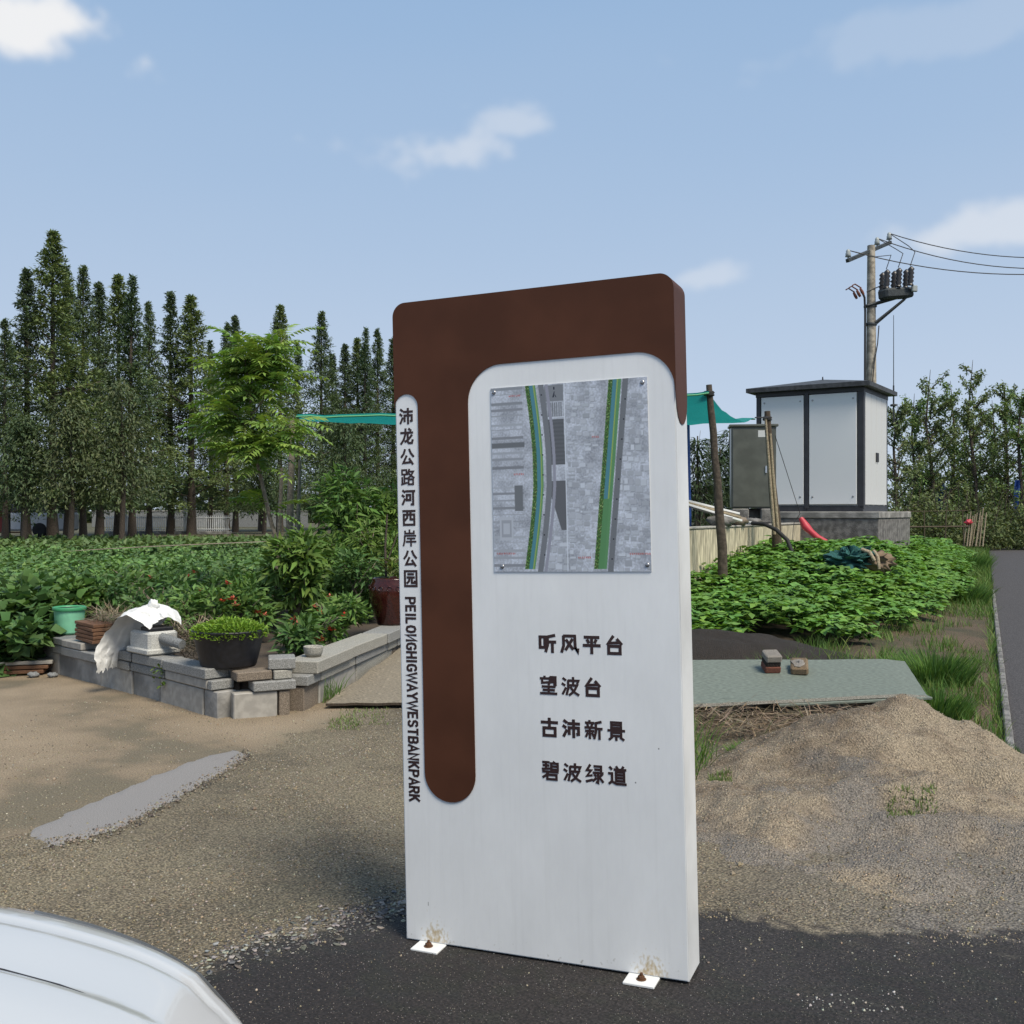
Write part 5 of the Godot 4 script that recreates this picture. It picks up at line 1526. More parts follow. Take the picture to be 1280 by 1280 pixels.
	for k in 60:
		var a := rr(0, TAU)
		pb.leaf(Vector3(cos(a) * rr(0, 0.1), 0.42 + rr(0, 0.25), sin(a) * rr(0, 0.1)), Vector3(cos(a), rr(0.2, 1.2), sin(a)).normalized(), Vector3.UP, rr(0.08, 0.18), rr(0.03, 0.06), 0.2, 0.3, vary(Color(0.12, 0.15, 0.05)))
	part(j, "plant", pb.mesh(), M.leaf)
	part(j, "stem", MB.new().tube([Vector3(-0.06, 0.41, 0), Vector3(-0.07, 0.8, 0.02), Vector3(-0.05, 1.15, 0)], [0.014, 0.012, 0.008], 6).tube([Vector3(-0.065, 0.62, 0), Vector3(0.06, 0.95, 0)], [0.008, 0.006], 5).mesh(), M.bark)
	# heap of boards at the left edge
	var h := thing("board_pile", "low pallet of reddish boards with a grey top at the left edge", "boards", G(2, 842))
	for k in 3:
		part(h, "board", MB.new().box(T(Vector3(-0.16 + 0.03 * k, 0.03 + 0.04 * k, -0.05), 0.22 + 0.03 * k), Vector3(1.1, 0.032, 0.5 - 0.03 * k), 0.004).mesh(), M.red_wood if k < 2 else M.granite_smooth)
	part(h, "batten", MB.new().box(T(Vector3(0.0, 0.2, -0.2), 0.5, 0, -0.75), Vector3(0.5, 0.05, 0.06), 0.004).mesh(), M.red_wood)
	part(h, "batten", MB.new().box(T(Vector3(0.16, 0.12, -0.22), 0.2, 0, 0.55), Vector3(0.42, 0.045, 0.05), 0.004).mesh(), M.old_wood)
	for q in [[58, 838, 0.06, "largest grey stone between the board pile and the granite wall"], [42, 846, 0.045, "middle-sized grey stone just right of the board pile"], [66, 846, 0.04, "smallest grey stone at the left end of the granite wall"]]:
		var st := part(self, "loose_stone", MB.new().stone(T(), Vector3(q[2] * 1.3, q[2] * 0.7, q[2]), n_mid, 0.5, 6, 8).mesh(), M.granite_dark)
		st.position = G(q[0], q[1]) + Vector3(0, q[2] * 0.4, 0)
		tag(st, q[3], "stone", "loose stones by the board pile")
	# dead twigs heaped on the wall
	var tb := Buf.new()
	for k in 1500:
		var left := k % 3 == 0
		var px := rr(118, 160) if left else rr(205, 282)
		var py := rr(765, 790) if left else rr(780, 826)
		var q := D(px, py, lerpf(9.4, 8.15, (px - 118) / 164.0) + rr(0.1, 0.5))
		var a := rr(0, TAU)
		tb.blade(q, Vector3(cos(a), rr(-0.2, 0.6), sin(a)).normalized(), rr(0.1, 0.3), rr(0.004, 0.009), rdir() * 0.05, vary([Color(0.2, 0.165, 0.115), Color(0.12, 0.1, 0.07), Color(0.27, 0.22, 0.16)][k % 3], 0.2))
	var o := part(self, "dead_twigs", tb.mesh(), M.gravel)
	tag(o, "heaps of dead grey-brown twigs behind the granite wall", "twigs", "", "stuff")

# ------------------------------------------------------------------ trees and plants
func conifer_crown(h: float, base: float, rad: float, clumps: int, seed_: int, tone: Color) -> ArrayMesh:
	# dawn redwood: whorls of short rising limbs, each hung with flat feathery sprays
	rng.seed = seed_
	var b := Buf.new()
	var limbs := 210
	for k in limbs:
		var t := pow((k + rng.randf()) / limbs, 0.85)
		var y := lerpf(base, h - 0.25, t)
		var a := k * 2.4 + rr(-0.4, 0.4)
		var prof := pow(1.0 - t, 0.95) * (0.86 + 0.16 * sin(t * 19.0 + seed_) * (1.0 - t)) + 0.02
		var ln := rad * prof * rr(0.6, 1.15)
		var rise := lerpf(0.15, 0.95, t)
		var dir := Vector3(cos(a), rise, sin(a)).normalized()
		if n_mid.get_noise_3d(cos(a) * 22.0, y * 7.0 + seed_ * 31.0, sin(a) * 22.0) < -0.2: continue
		var n := int(clumps * (0.25 + 0.75 * prof))
		for q in n:
			var s := sqrt(rng.randf())
			var p := Vector3(0, y, 0) + dir * ln * s - Vector3(0, 0.16 * ln * s * s, 0)
			p += Vector3(rr(-1, 1), rr(-0.8, 0.6), rr(-1, 1)) * (0.12 + 0.17 * ln * (0.3 + s) * 0.5)
			var dd := (dir * 0.7 + rdir() * 0.8 + Vector3(0, -0.12, 0)).normalized()
			b.leaf(p, dd, (Vector3.UP + rdir() * 0.8).normalized(), rr(0.15, 0.29), rr(0.055, 0.11), 0.1, 0.12, vary(tone, 0.3))
	return b.mesh()
func metasequoias() -> void:
	var protos := []
	var spec := [[17.5, 1.7, 4.2, 150], [17.0, 2.3, 3.1, 125], [16.0, 1.6, 4.4, 150], [18.0, 2.0, 3.6, 132]]
	for k in 4:
		var s: Array = spec[k]
		var r := Node3D.new()
		rng.seed = 300 + k
		var tk := MB.new()
		tk.tube([Vector3(0, -0.3, 0), Vector3(0.05, 1.5, 0), Vector3(rr(-0.1, 0.1), s[0] * 0.5, rr(-0.1, 0.1)), Vector3(0, s[0] - 0.3, 0)], [0.3, 0.21, 0.13, 0.02], 9)
		for q in 26:
			var a := rr(0, TAU); var y := rr(2.0, s[0] * 0.8)
			var l: float = s[2] * (1.0 - y / s[0]) * 0.9
			tk.tube([Vector3(0, y, 0), Vector3(cos(a) * l, y + l * 0.35, sin(a) * l)], [0.045, 0.012], 5, false)
		part(r, "trunk", tk.mesh(), M.bark)
		part(r, "crown", conifer_crown(s[0], s[1], s[2], s[3], 310 + k, [Color(0.098, 0.142, 0.066), Color(0.09, 0.13, 0.072), Color(0.140, 0.188, 0.074), Color(0.086, 0.136, 0.068)][k]), M.conifer)
		protos.append(r)
	# photograph column and row of each top, and its distance
	var list := [[6, 395, 53], [33, 333, 57], [66, 284, 58], [84, 330, 60], [104, 328, 61], [124, 350, 63], [148, 340, 66], [165, 342, 65], [186, 374, 70], [213, 362, 72], [239, 366, 71], [263, 424, 76], [284, 400, 76], [294, 392, 79], [350, 378, 80], [372, 425, 85], [402, 386, 83], [431, 428, 88], [447, 420, 90], [457, 408, 88], [472, 408, 90], [492, 420, 92], [520, 425, 95], [-20, 350, 55], [326, 440, 84], [415, 440, 92]]
	var order := ["leftmost tall dawn redwood, cut by the left edge", "narrow dawn redwood just left of the tallest one", "tallest dawn redwood in the row on the left", "dawn redwood close behind the tallest one on its right", "broad dawn redwood second right of the tallest", "lower dawn redwood in the gap right of the broad one", "left of the two-topped pair of dawn redwoods", "right of the two-topped pair of dawn redwoods", "small dawn redwood right of the two-topped pair", "rounded dawn redwood left of the dark pointed one", "dark pointed dawn redwood near the middle of the row", "low dawn redwood right of the dark pointed one", "low half of the pair rising above the sapling's left side", "taller dawn redwood rising just above the sapling's left side", "slender dawn redwood rising just right of the sapling's top", "low dawn redwood beside the slender one right of the sapling", "sharply pointed dawn redwood left of the sign", "low dawn redwood right of the sharply pointed one", "lower dawn redwood close left of the sign's top", "dawn redwood left of the sign, left of a close pair", "dawn redwood left of the sign, right of a close pair", "dawn redwood mostly hidden by the sign's left edge", "dawn redwood hidden behind the sign's brown top", "dawn redwood beyond the left edge of the row", "dark dawn redwood directly behind the sapling's crown", "dawn redwood behind the sharply pointed one"]
	rng.seed = 330
	for k in list.size():
		var q: Array = list[k]
		var pr: Node3D = protos[k % 4]
		var r: Node3D = pr.duplicate()
		r.name = numbered("dawn_redwood")
		add_child(r, true)
		var top := D(q[0], q[1], q[2])
		var s: float = top.y / spec[k % 4][0]
		var w: float = s * rr(0.95, 1.3)
		r.transform = Transform3D(Basis(Vector3.UP, rr(0, TAU)) * Basis.from_scale(Vector3(w, s, w)), Vector3(top.x, 0, top.z))
		tag(r, order[k], "tree", "row of dawn redwoods on the left")
	for p in protos: p.free()
	# two lower, arching trees in front of the row
	for q in [[88, 500, 50.0, 2.2, 5, "lower drooping grey-green tree in front of the redwoods above the tub"], [152, 478, 51.0, 2.6, 6, "broad drooping tree below the two-topped redwood pair"], [30, 520, 50.0, 2.0, 8, "low dark leafy tree by the bus stop at the left edge"], [430, 520, 60.0, 3.6, 9, "dark bushy tree behind the shrubs left of the sign"], [330, 560, 72.0, 2.6, 10, "dark bushy tree low behind the sapling"]]:
		var top := D(q[0], q[1], q[2])
		var r := thing("drooping_tree", q[5], "tree", Vector3(top.x, 0, top.z), 0.0, "lower trees before the redwoods")
		rng.seed = 350 + q[4]
		var h := top.y
		part(r, "trunk", MB.new().tube([Vector3(0, -0.2, 0), Vector3(0.1, h * 0.4, 0), Vector3(0, h * 0.9, 0)], [0.16, 0.12, 0.03], 8).mesh(), M.bark)
		var b := Buf.new()
		for k in 110:
			var a := rr(0, TAU); var y0 := h * rr(0.32, 1.0)
			var ln: float = q[3] * rr(0.5, 1.1) * (0.35 + 0.65 * sin(clampf((h - y0) / h, 0.08, 0.9) * PI))
			for c in 46:
				var s := rng.randf()
				var p := Vector3(cos(a) * ln * s, y0 + 0.35 * ln * s - 0.8 * ln * s * s, sin(a) * ln * s) + rdir() * 0.38
				b.leaf(p, (Vector3(cos(a), -0.4, sin(a)) + rdir() * 1.1).normalized(), (Vector3.UP + rdir() * 0.6).normalized(), rr(0.16, 0.3), rr(0.06, 0.11), 0.1, 0.25, vary(Color(0.1, 0.128, 0.062) if q[4] < 8 else Color(0.075, 0.112, 0.052), 0.3))
		part(r, "crown", b.mesh(), M.conifer)

func thicket() -> void:
	var list := [[1122, 505, 44, "slim leafy tree right beside the cabinet's side"], [1143, 492, 47, "leafy tree second right of the cabinet"], [1163, 462, 46, "slender tree with a bare wispy top right of the cabinet"], [1188, 476, 48, "leafy tree between the wispy one and the tallest"], [1216, 450, 46, "tallest tree of the thicket on the right"], [1240, 500, 50, "lower tree in the gap right of the tallest thicket tree"], [1256, 478, 47, "sparse leafy tree near the right edge"], [1278, 486, 45, "tree cut by the right edge of the thicket"], [1300, 470, 47, "tree of the thicket just past the right edge"], [1205, 530, 54, "background tree low behind the tallest thicket tree"], [1150, 545, 53, "background tree low behind the wispy thicket tree"]]
	for k in list.size():
		var q: Array = list[k]
		var top := D(q[0], q[1], q[2])
		var h := top.y
		rng.seed = 400 + k
		var r := thing("thicket_tree", q[3], "tree", Vector3(top.x, 0, top.z), 0.0, "thicket trees right of the cabinet")
		var tk := MB.new()
		tk.tube([Vector3(0, -0.1, 0), Vector3(rr(-0.15, 0.15), h * 0.35, 0), Vector3(rr(-0.2, 0.2), h * 0.7, rr(-0.1, 0.1)), Vector3(0, h, 0)], [0.11, 0.085, 0.05, 0.008], 7)
		var b := Buf.new()
		for e in 46:
			var y := h * rr(0.16, 0.97)
			var a := rr(0, TAU)
			var ln := rr(0.7, 2.6) * (1.12 - 0.8 * y / h) + 0.2
			var p0 := Vector3(0, y - ln * 0.4, 0)
			var p1 := p0 + Vector3(cos(a) * ln * 0.9, ln * rr(0.4, 0.9), sin(a) * ln * 0.9)
			tk.tube([p0, p0.lerp(p1, 0.5) + rdir() * 0.08, p1], [0.03, 0.02, 0.006], 5, false)
			for c in 90:
				var s := pow(rng.randf(), 0.6)
				var p := p0.lerp(p1, s) + rdir() * rr(0.0, 0.3) * (1.2 - 0.55 * y / h)
				b.leaf(p, (rdir() + Vector3(0, -0.1, 0)).normalized(), (Vector3.UP + rdir() * 0.7).normalized(), rr(0.1, 0.19), rr(0.05, 0.1), 0.12, 0.15, 1.5 * vary(Color(0.101, 0.155, 0.052) if k % 2 else Color(0.099, 0.130, 0.057), 0.35))
		part(r, "trunk", tk.mesh(), M.bark)
		part(r, "crown", b.mesh(), M.conifer)
	# scrub below them
	for k in 10:
		rng.seed = 430 + k
		var px := 1118.0 + k * 19.0
		var p := D(px, 640, 41.0 + (k % 3) * 2.0)
		var r := thing("scrub_bush", ["dark scrub bush beside the cabinet's plinth", "dark scrub bush second from the plinth", "dark scrub bush left of the left blue sheet", "dark scrub bush below the wispy thicket tree", "dark scrub bush right of the left blue sheet", "dark scrub bush below the tallest thicket tree", "dark scrub bush above the stake bundle", "dark scrub bush over the low pale wall", "dark scrub bush third from the right edge over the wall", "dark scrub bush by the right blue sheet"][k], "bush", Vector3(p.x, 0, p.z), 0.0, "scrub under the thicket")
		var b := Buf.new()
		for c in 1500:
			var d := rdir()
			var q := Vector3(d.x * 1.0, absf(d.y) * rr(1.2, 2.4), d.z * 0.9) * pow(rng.randf(), 0.4)
			b.leaf(q + Vector3(0, 0.1, 0), rdir(), (Vector3.UP + rdir() * 0.8).normalized(), rr(0.12, 0.24), rr(0.06, 0.1), 0.1, 0.15, vary(Color(0.115, 0.15, 0.062), 0.35))
		var st := MB.new()
		for c in 7: st.tube([Vector3(rr(-0.2, 0.2), 0, rr(-0.2, 0.2)), Vector3(rr(-0.8, 0.8), rr(1.6, 3.0), rr(-0.6, 0.6))], [0.03, 0.008], 5, false)
		part(r, "stems", st.mesh(), M.bark)
		part(r, "foliage", b.mesh(), M.conifer)
	# dark spiky evergreens behind the wall, between sign and meter box
	for q in [[872, 545, 30.0, "dark spiky evergreen in the gap right of the sign"], [900, 560, 31.0, "dark spiky evergreen between the first post and the meter box"], [912, 535, 36.0, "farther dark evergreen behind the meter box"], [930, 560, 34.0, "dark evergreen mostly hidden by the meter box"]]:
		var top := D(q[0], q[1], q[2])
		rng.seed = 460 + int(q[0])
		var r := thing("evergreen_shrub", q[3], "tree", Vector3(top.x, 0, top.z), 0.0, "dark evergreens behind the cream wall")
		var b := Buf.new()
		for c in 1500:
			var t := rng.randf()
			var a := rr(0, TAU)
			var p := Vector3(cos(a), 0, sin(a)) * (1.0 - t * 0.8) * rr(0.1, 1.0) * 0.9 + Vector3(0, 0.4 + t * (top.y - 0.5), 0)
			b.leaf(p, (Vector3(cos(a), 0.1, sin(a)) + rdir() * 0.5).normalized(), (Vector3.UP + rdir() * 0.4).normalized(), rr(0.25, 0.5), rr(0.03, 0.06), 0.1, 0.35, vary(Color(0.056, 0.088, 0.042), 0.3))
		part(r, "trunk", MB.new().tube([Vector3(0, -0.1, 0), Vector3(0, top.y, 0)], [0.09, 0.02], 7).mesh(), M.bark)
		part(r, "crown", b.mesh(), M.conifer)
	# leafless saplings just right of the sign
	var bt := thing("bare_sapling", "leafless grey sapling rising right beside the sign edge", "tree", D(872, 640, 30.0) * Vector3(1, 0, 1))
	rng.seed = 480
	var tb := MB.new()
	for c in 9: tb.tube([Vector3(rr(-0.05, 0.05), 0, 0), Vector3(rr(-0.25, 0.3), 2.2, rr(-0.2, 0.2)), Vector3(rr(-0.5, 0.6), rr(3.2, 4.4), 0)], [0.03, 0.016, 0.005], 5, false)
	part(bt, "branches", tb.mesh(), M.young_bark)

func frond(seed_: int, ln: float, pairs: int, tone: Color) -> ArrayMesh:
	# one pinnate leaf: a bent rachis with paired leaflets
	rng.seed = seed_
	var b := Buf.new()
	var pt := func(t): return Vector3(0, 0.10 * ln * sin(t * 2.0) - 0.32 * ln * t * t, -ln * t)
	for k in 6:
		var t := k / 6.0
		var p: Vector3 = pt.call(t); var q: Vector3 = pt.call((k + 1) / 6.0)
		b.blade(p, (q - p).normalized(), p.distance_to(q) * 1.02, 0.006, Vector3(0, 0.0001, 0.0001), Color(0.268, 0.325, 0.103))
	for k in pairs:
		var t := 0.14 + 0.86 * k / (pairs - 1.0)
		var p: Vector3 = pt.call(t)
		var l := 0.125 * (0.65 + 0.5 * sin(t * 2.6)) * rr(0.9, 1.1)
		for s in [-1.0, 1.0]:
			b.leaf(p, Vector3(s * 0.92, -0.22 + rr(-0.12, 0.12), -0.42 + rr(-0.1, 0.1)).normalized(), Vector3(0.0, 1, -0.1).normalized(), l, l * 0.36, 0.16, 0.22, vary(tone, 0.18))
	var e: Vector3 = pt.call(1.0)
	b.leaf(e, Vector3(0, -0.5, -1).normalized(), Vector3.UP, 0.11, 0.04, 0.15, 0.2, vary(tone, 0.18))
	return b.mesh()
func sapling() -> void:
	var dd := 11.5
	var foot := D(344, 779, dd)
	var r := thing("young_tree", "young tree with bright green feathery compound leaves behind the black planter", "tree", foot)
	var P := func(px, py, z := 0.0): return D(px, py, dd) - foot + Vector3(0, 0, z)
	var tk := MB.new()
	var spine := [P.call(344, 790), P.call(346, 720), P.call(347, 680), P.call(338, 650), P.call(330, 615), P.call(322, 580), P.call(316, 540), P.call(312, 490), P.call(318, 440)]
	tk.tube(spine, [0.032, 0.03, 0.026, 0.024, 0.022, 0.02, 0.018, 0.014, 0.007], 9)
	var tips := []
	for q in [[316, 545, 275, 500, 0.1], [314, 520, 355, 470, -0.1], [318, 555, 290, 570, 0.2], [313, 500, 285, 455, -0.15], [312, 490, 340, 430, 0.05], [320, 560, 368, 530, 0.1], [316, 530, 262, 540, -0.1], [312, 480, 300, 430, 0.0], [315, 470, 350, 420, -0.2], [322, 575, 345, 560, 0.3]]:
		var a: Vector3 = P.call(q[0], q[1]); var b: Vector3 = P.call(q[2], q[3], q[4])
		tk.tube([a, a.lerp(b, 0.5) + Vector3(0, 0.04, 0), b], [0.012, 0.009, 0.005], 6, false)
		tips.append([a, b])
	part(r, "trunk", tk.mesh(), M.young_bark)
	var fm := []
	for k in 4: fm.append(frond(500 + k, [0.5, 0.42, 0.56, 0.36][k], [9, 8, 10, 7][k], [Color(0.2, 0.31, 0.07), Color(0.201, 0.344, 0.072), Color(0.24, 0.345, 0.08), Color(0.220, 0.362, 0.102)][k]))
	rng.seed = 520
	var place := func(p: Vector3, out: Vector3, sc: float):
		var l := part(r, "leaf", fm[rng.randi() % 4], M.leaf)
		var f := (out + Vector3(0, rr(-0.1, 0.55), 0) + rdir() * 0.35).normalized()
		l.transform = Transform3D(Basis.looking_at(f, (Vector3.UP + rdir() * 0.3).normalized()) * sc, p)
	for t in tips:
		for k in 34:
			var s := 0.2 + 0.8 * (k / 33.0)
			var p: Vector3 = t[0].lerp(t[1], s)
			var a := rr(0, TAU)
			place.call(p, Vector3(cos(a), 0.1, sin(a)), rr(0.6, 1.0))
	for k in 36:
		var s := rng.randf()
		var q := 4.6 + s * 3.4
		var i0 := mini(int(q), 7)
		var p: Vector3 = spine[i0].lerp(spine[i0 + 1], q - i0)
		var a := rr(0, TAU)
		place.call(p, Vector3(cos(a), 0.25, sin(a)), rr(0.7, 1.05))
	for q in [[334, 632, -0.6], [330, 612, -0.9], [336, 640, 0.8]]:
		for k in 3: place.call(P.call(q[0], q[1]), Vector3(q[2], 0.05, rr(-0.5, 0.5)), rr(0.7, 0.95))
	# a second stem clump with broader leaves, lower and to the right
	var f2 := D(374, 775, 11.2)
	f2.y = elev(f2.x, -f2.z) + 0.22
	bush("bushy_sapling", "bushy bright green sapling right of the young tree's trunk", "tree", f2, Vector3(0.36, 0.5, 0.34), 800, 0.15, 0.055, Color(0.13, 0.22, 0.05), 540, "", 0.35)

func bush(called: String, label: String, cat: String, at: Vector3, rad: Vector3, n: int, ll: float, lw: float, tone: Color, seed_: int, group := "", droop := 0.25, flowers := 0, spread := 0.42) -> Node3D:
	rng.seed = seed_
	var r := thing(called, label, cat, at, 0.0, group)
	var st := MB.new()
	for k in 6: st.tube([Vector3(rr(-0.05, 0.05), -0.05, rr(-0.05, 0.05)), Vector3(rr(-0.3, 0.3) * rad.x, rad.y * 0.8, rr(-0.3, 0.3) * rad.z), Vector3(rr(-0.7, 0.7) * rad.x, rad.y * 1.5, rr(-0.6, 0.6) * rad.z)], [0.016, 0.011, 0.004], 5, false)
	part(r, "stems", st.mesh(), M.young_bark)
	var lobes := []
	for k in 9:
		var d := rdir()
		lobes.append(Vector3(d.x * rad.x * 0.6, rad.y * (1.0 + d.y * 0.6), d.z * rad.z * 0.6))
	var b := Buf.new()
	for k in int(n * 1.7):
		var c: Vector3 = lobes[k % 9]
		var d := rdir()
		var p := c + Vector3(d.x * rad.x, d.y * rad.y, d.z * rad.z) * spread * pow(rng.randf(), 0.35)
		if p.y < 0.02: continue
		var o := (Vector3(d.x, d.y * 0.5 + 0.15, d.z) + rdir() * 0.6).normalized()
		b.leaf(p, o, (Vector3.UP * 0.9 + rdir() * 0.7).normalized(), ll * rr(0.6, 1.15), lw * rr(0.7, 1.15), 0.15, droop, vary(tone, 0.3))
	part(r, "foliage", b.mesh(), M.leaf)
	for k in flowers:
		var c: Vector3 = lobes[rng.randi() % 9]
		var d := rdir()
		var p := c + Vector3(d.x * rad.x * 0.45, absf(d.y) * rad.y * 0.45 + 0.02, absf(d.z) * rad.z * 0.5)
		var fb := Buf.new()
		for q in 16:
			var dq := rdir()
			fb.leaf(p + dq * 0.012, Vector3(dq.x, absf(dq.y) * 0.7 + 0.1, dq.z).normalized(), Vector3.UP, rr(0.025, 0.045), rr(0.018, 0.03), 0.1, 0.1, vary(Color(0.5, 0.06, 0.04) if k % 3 else Color(0.5, 0.15, 0.1), 0.25))
		part(r, "flower", fb.mesh(), M.leaf)
	return r
func garden() -> void:
	# flowering balsam and other bushes inside the planter, front to back
	var A := [
		[395, 776, 9.7, 0.3, 0.2, 360, "low leafy plant with red flowers nearest the plywood sheet", 5], [420, 762, 10.6, 0.34, 0.25, 420, "bushy plant with red flowers left of the glazed jar", 4], [372, 790, 9.1, 0.22, 0.16, 260, "small leafy plant behind the stone bowl", 2],
		[300, 760, 10.4, 0.42, 0.3, 560, "leafy bush with red flowers behind the black planter", 5], [245, 762, 10.2, 0.4, 0.3, 520, "leafy bush with red flowers left of the black planter", 6], [205, 748, 11.0, 0.45, 0.34, 560, "leafy bush with red flowers above the white plastic sheet", 4],
		[270, 735, 11.9, 0.5, 0.36, 560, "dark leafy bush left of the young tree's trunk", 3], [315, 742, 11.3, 0.4, 0.32, 480, "leafy bush at the foot of the young tree", 2], [160, 745, 11.6, 0.5, 0.3, 520, "green bush behind the clay tile stack", 0],
		[230, 722, 13.2, 0.6, 0.36, 560, "green bush in the middle of the garden", 1], [170, 722, 13.5, 0.6, 0.36, 520, "pale green bush in the left middle of the garden", 0], [445, 735, 12.0, 0.4, 0.45, 480, "dark shrub directly behind the glazed jar", 0], [350, 728, 12.4, 0.42, 0.4, 420, "dark shrub behind the young tree's trunk", 0]]
	for k in A.size():
		var q: Array = A[k]
		var p := D(q[0], q[1], q[2]); 
		p.y = elev(p.x, -p.z)
		bush("garden_bush", q[6], "bush", p, Vector3(q[3], q[4], q[3] * 0.9), q[5], 0.11, 0.042, [Color(0.101, 0.188, 0.048), Color(0.126, 0.227, 0.060), Color(0.084, 0.163, 0.052)][k % 3], 600 + k, "bushes in the flower garden", 0.25, q[7])
	# tall shrubs between the sapling and the sign
	for q in [[432, 640, 13.5, 0.55, 0.95, 1500, 0.16, 0.05, "tall glossy shrub left of the sign, below the shade net"], [400, 670, 12.8, 0.45, 0.62, 900, 0.15, 0.05, "mid-green shrub between the bushy sapling and the tall one"], [466, 665, 13.0, 0.42, 0.75, 1000, 0.17, 0.035, "shrub with long drooping narrow leaves above the jar"], [440, 700, 12.4, 0.42, 0.5, 800, 0.17, 0.035, "shrub with narrow drooping leaves left of the jar's plant"], [485, 640, 14.2, 0.5, 0.9, 1000, 0.16, 0.045, "dark shrub half hidden by the sign's left edge"]]:
		var p := D(q[0], 700, q[2]); p.y = elev(p.x, -p.z)
		var top := D(q[0], q[1] - 0.0, q[2]).y - p.y
		bush("tall_shrub", q[8], "shrub", p + Vector3(0, maxf(0.0, top - q[4] * 1.0 - 0.2) * 0.0, 0), Vector3(q[3], q[4], q[3]), q[5], q[6], q[7], Color(0.110, 0.204, 0.052) if q[0] < 450 else Color(0.134, 0.220, 0.052), 640 + int(q[0]), "tall shrubs left of the sign", 0.4)
	# broad-leaved marrow plants at the far left
	for q in [[22, 790, 9.9, "broad-leaved marrow plant behind the board pile"], [52, 770, 10.9, "broad-leaved marrow plant left of the green tub"], [8, 760, 11.0, "broad-leaved marrow plant at the left edge"], [40, 740, 12.0, "marrow plant behind the green tub"], [90, 752, 11.6, "broad-leaved plant right behind the green tub"], [118, 740, 12.4, "broad-leaved plant behind the tile stack"]]:
		var p := D(q[0], q[1], q[2]); p.y = elev(p.x, -p.z)
		bush("marrow_plant", q[3], "plant", p, Vector3(0.42, 0.26, 0.4), 340, 0.16, 0.14, Color(0.084, 0.163, 0.052) if int(q[0]) % 3 else Color(0.126, 0.227, 0.060), 680 + int(q[0]), "marrow plants at the left", 0.25, 0, 0.55)
	# the field of low crops behind, as far as the trees
	rng.seed = 700
	var b := Buf.new()
	var n := 0
	while n < 48000:
		var d := 12.5 * pow(42.0 / 12.5, pow(rng.randf(), 0.75))
		var x := -d * rr(0.1, 0.56)
		if d < 14.5 and x > -2.0: continue
		n += 1
		var ridge := 0.09 * sin((d * 0.8 + x * 0.55) * 4.4)
		var hgt := 0.34 - 0.24 * ss(18.0, 28.0, d) + ridge * (1.0 - 0.7 * ss(18.0, 28.0, d)) + 0.1 * n_big.get_noise_2d(x * 14.0, d * 14.0)
		var s := (0.07 + 0.0028 * d) * rr(0.7, 1.2)
		b.leaf(Vector3(x, elev(x, d) + hgt * rr(0.45, 1.05), -d), (rdir() * Vector3(1, 0.4, 1) + Vector3(0, 0.12, 0)).normalized(), (Vector3.UP + rdir() * 0.55).normalized(), s * rr(0.7, 1.3), s * rr(0.5, 0.9), 0.15, 0.2, (1.0 + 0.9 * n_big.get_noise_2d(x * 9.0 + 50.0, d * 9.0)) * vary(Color(0.101, 0.188, 0.060) if n % 4 else Color(0.143, 0.244, 0.077), 0.3))
	var o := part(self, "crop_field", b.mesh(), M.leaf)
	tag(o, "field of low leafy crops between the flower garden and the redwoods", "crops", "", "stuff")
	# hedge-like strip and the beaten track beyond
	var tr := []
	for k in 12:
		var t := k / 11.0
		var c := D(lerpf(90, 330, t), lerpf(692, 680, t), lerpf(32.0, 42.0, t))
		c.y = 0.34
		tr.append([c + Vector3(0, 0, 0.9), c, c + Vector3(0, 0, -0.9)])
	var tk := part(self, "dirt_track", MB.new().sheet(tr).mesh(), M.sand)
	tk.set_meta("kind", "structure")
	var g := Buf.new()
	rng.seed = 710
	for k in 9000:
		var x := rr(-34, -8); var d := rr(43, 56)
		if x < -d * 0.56: continue
		g.leaf(Vector3(x, rr(0.0, 0.22), -d), (rdir() * Vector3(1, 0.5, 1) + Vector3(0, 0.3, 0)).normalized(), (Vector3.UP + rdir() * 0.5).normalized(), rr(0.2, 0.36), rr(0.12, 0.22), 0.1, 0.2, vary(Color(0.101, 0.163, 0.055), 0.3))
	var gs := part(self, "ground_cover", g.mesh(), M.leaf)
	tag(gs, "low green ground cover under the row of redwoods", "ground cover", "", "stuff")

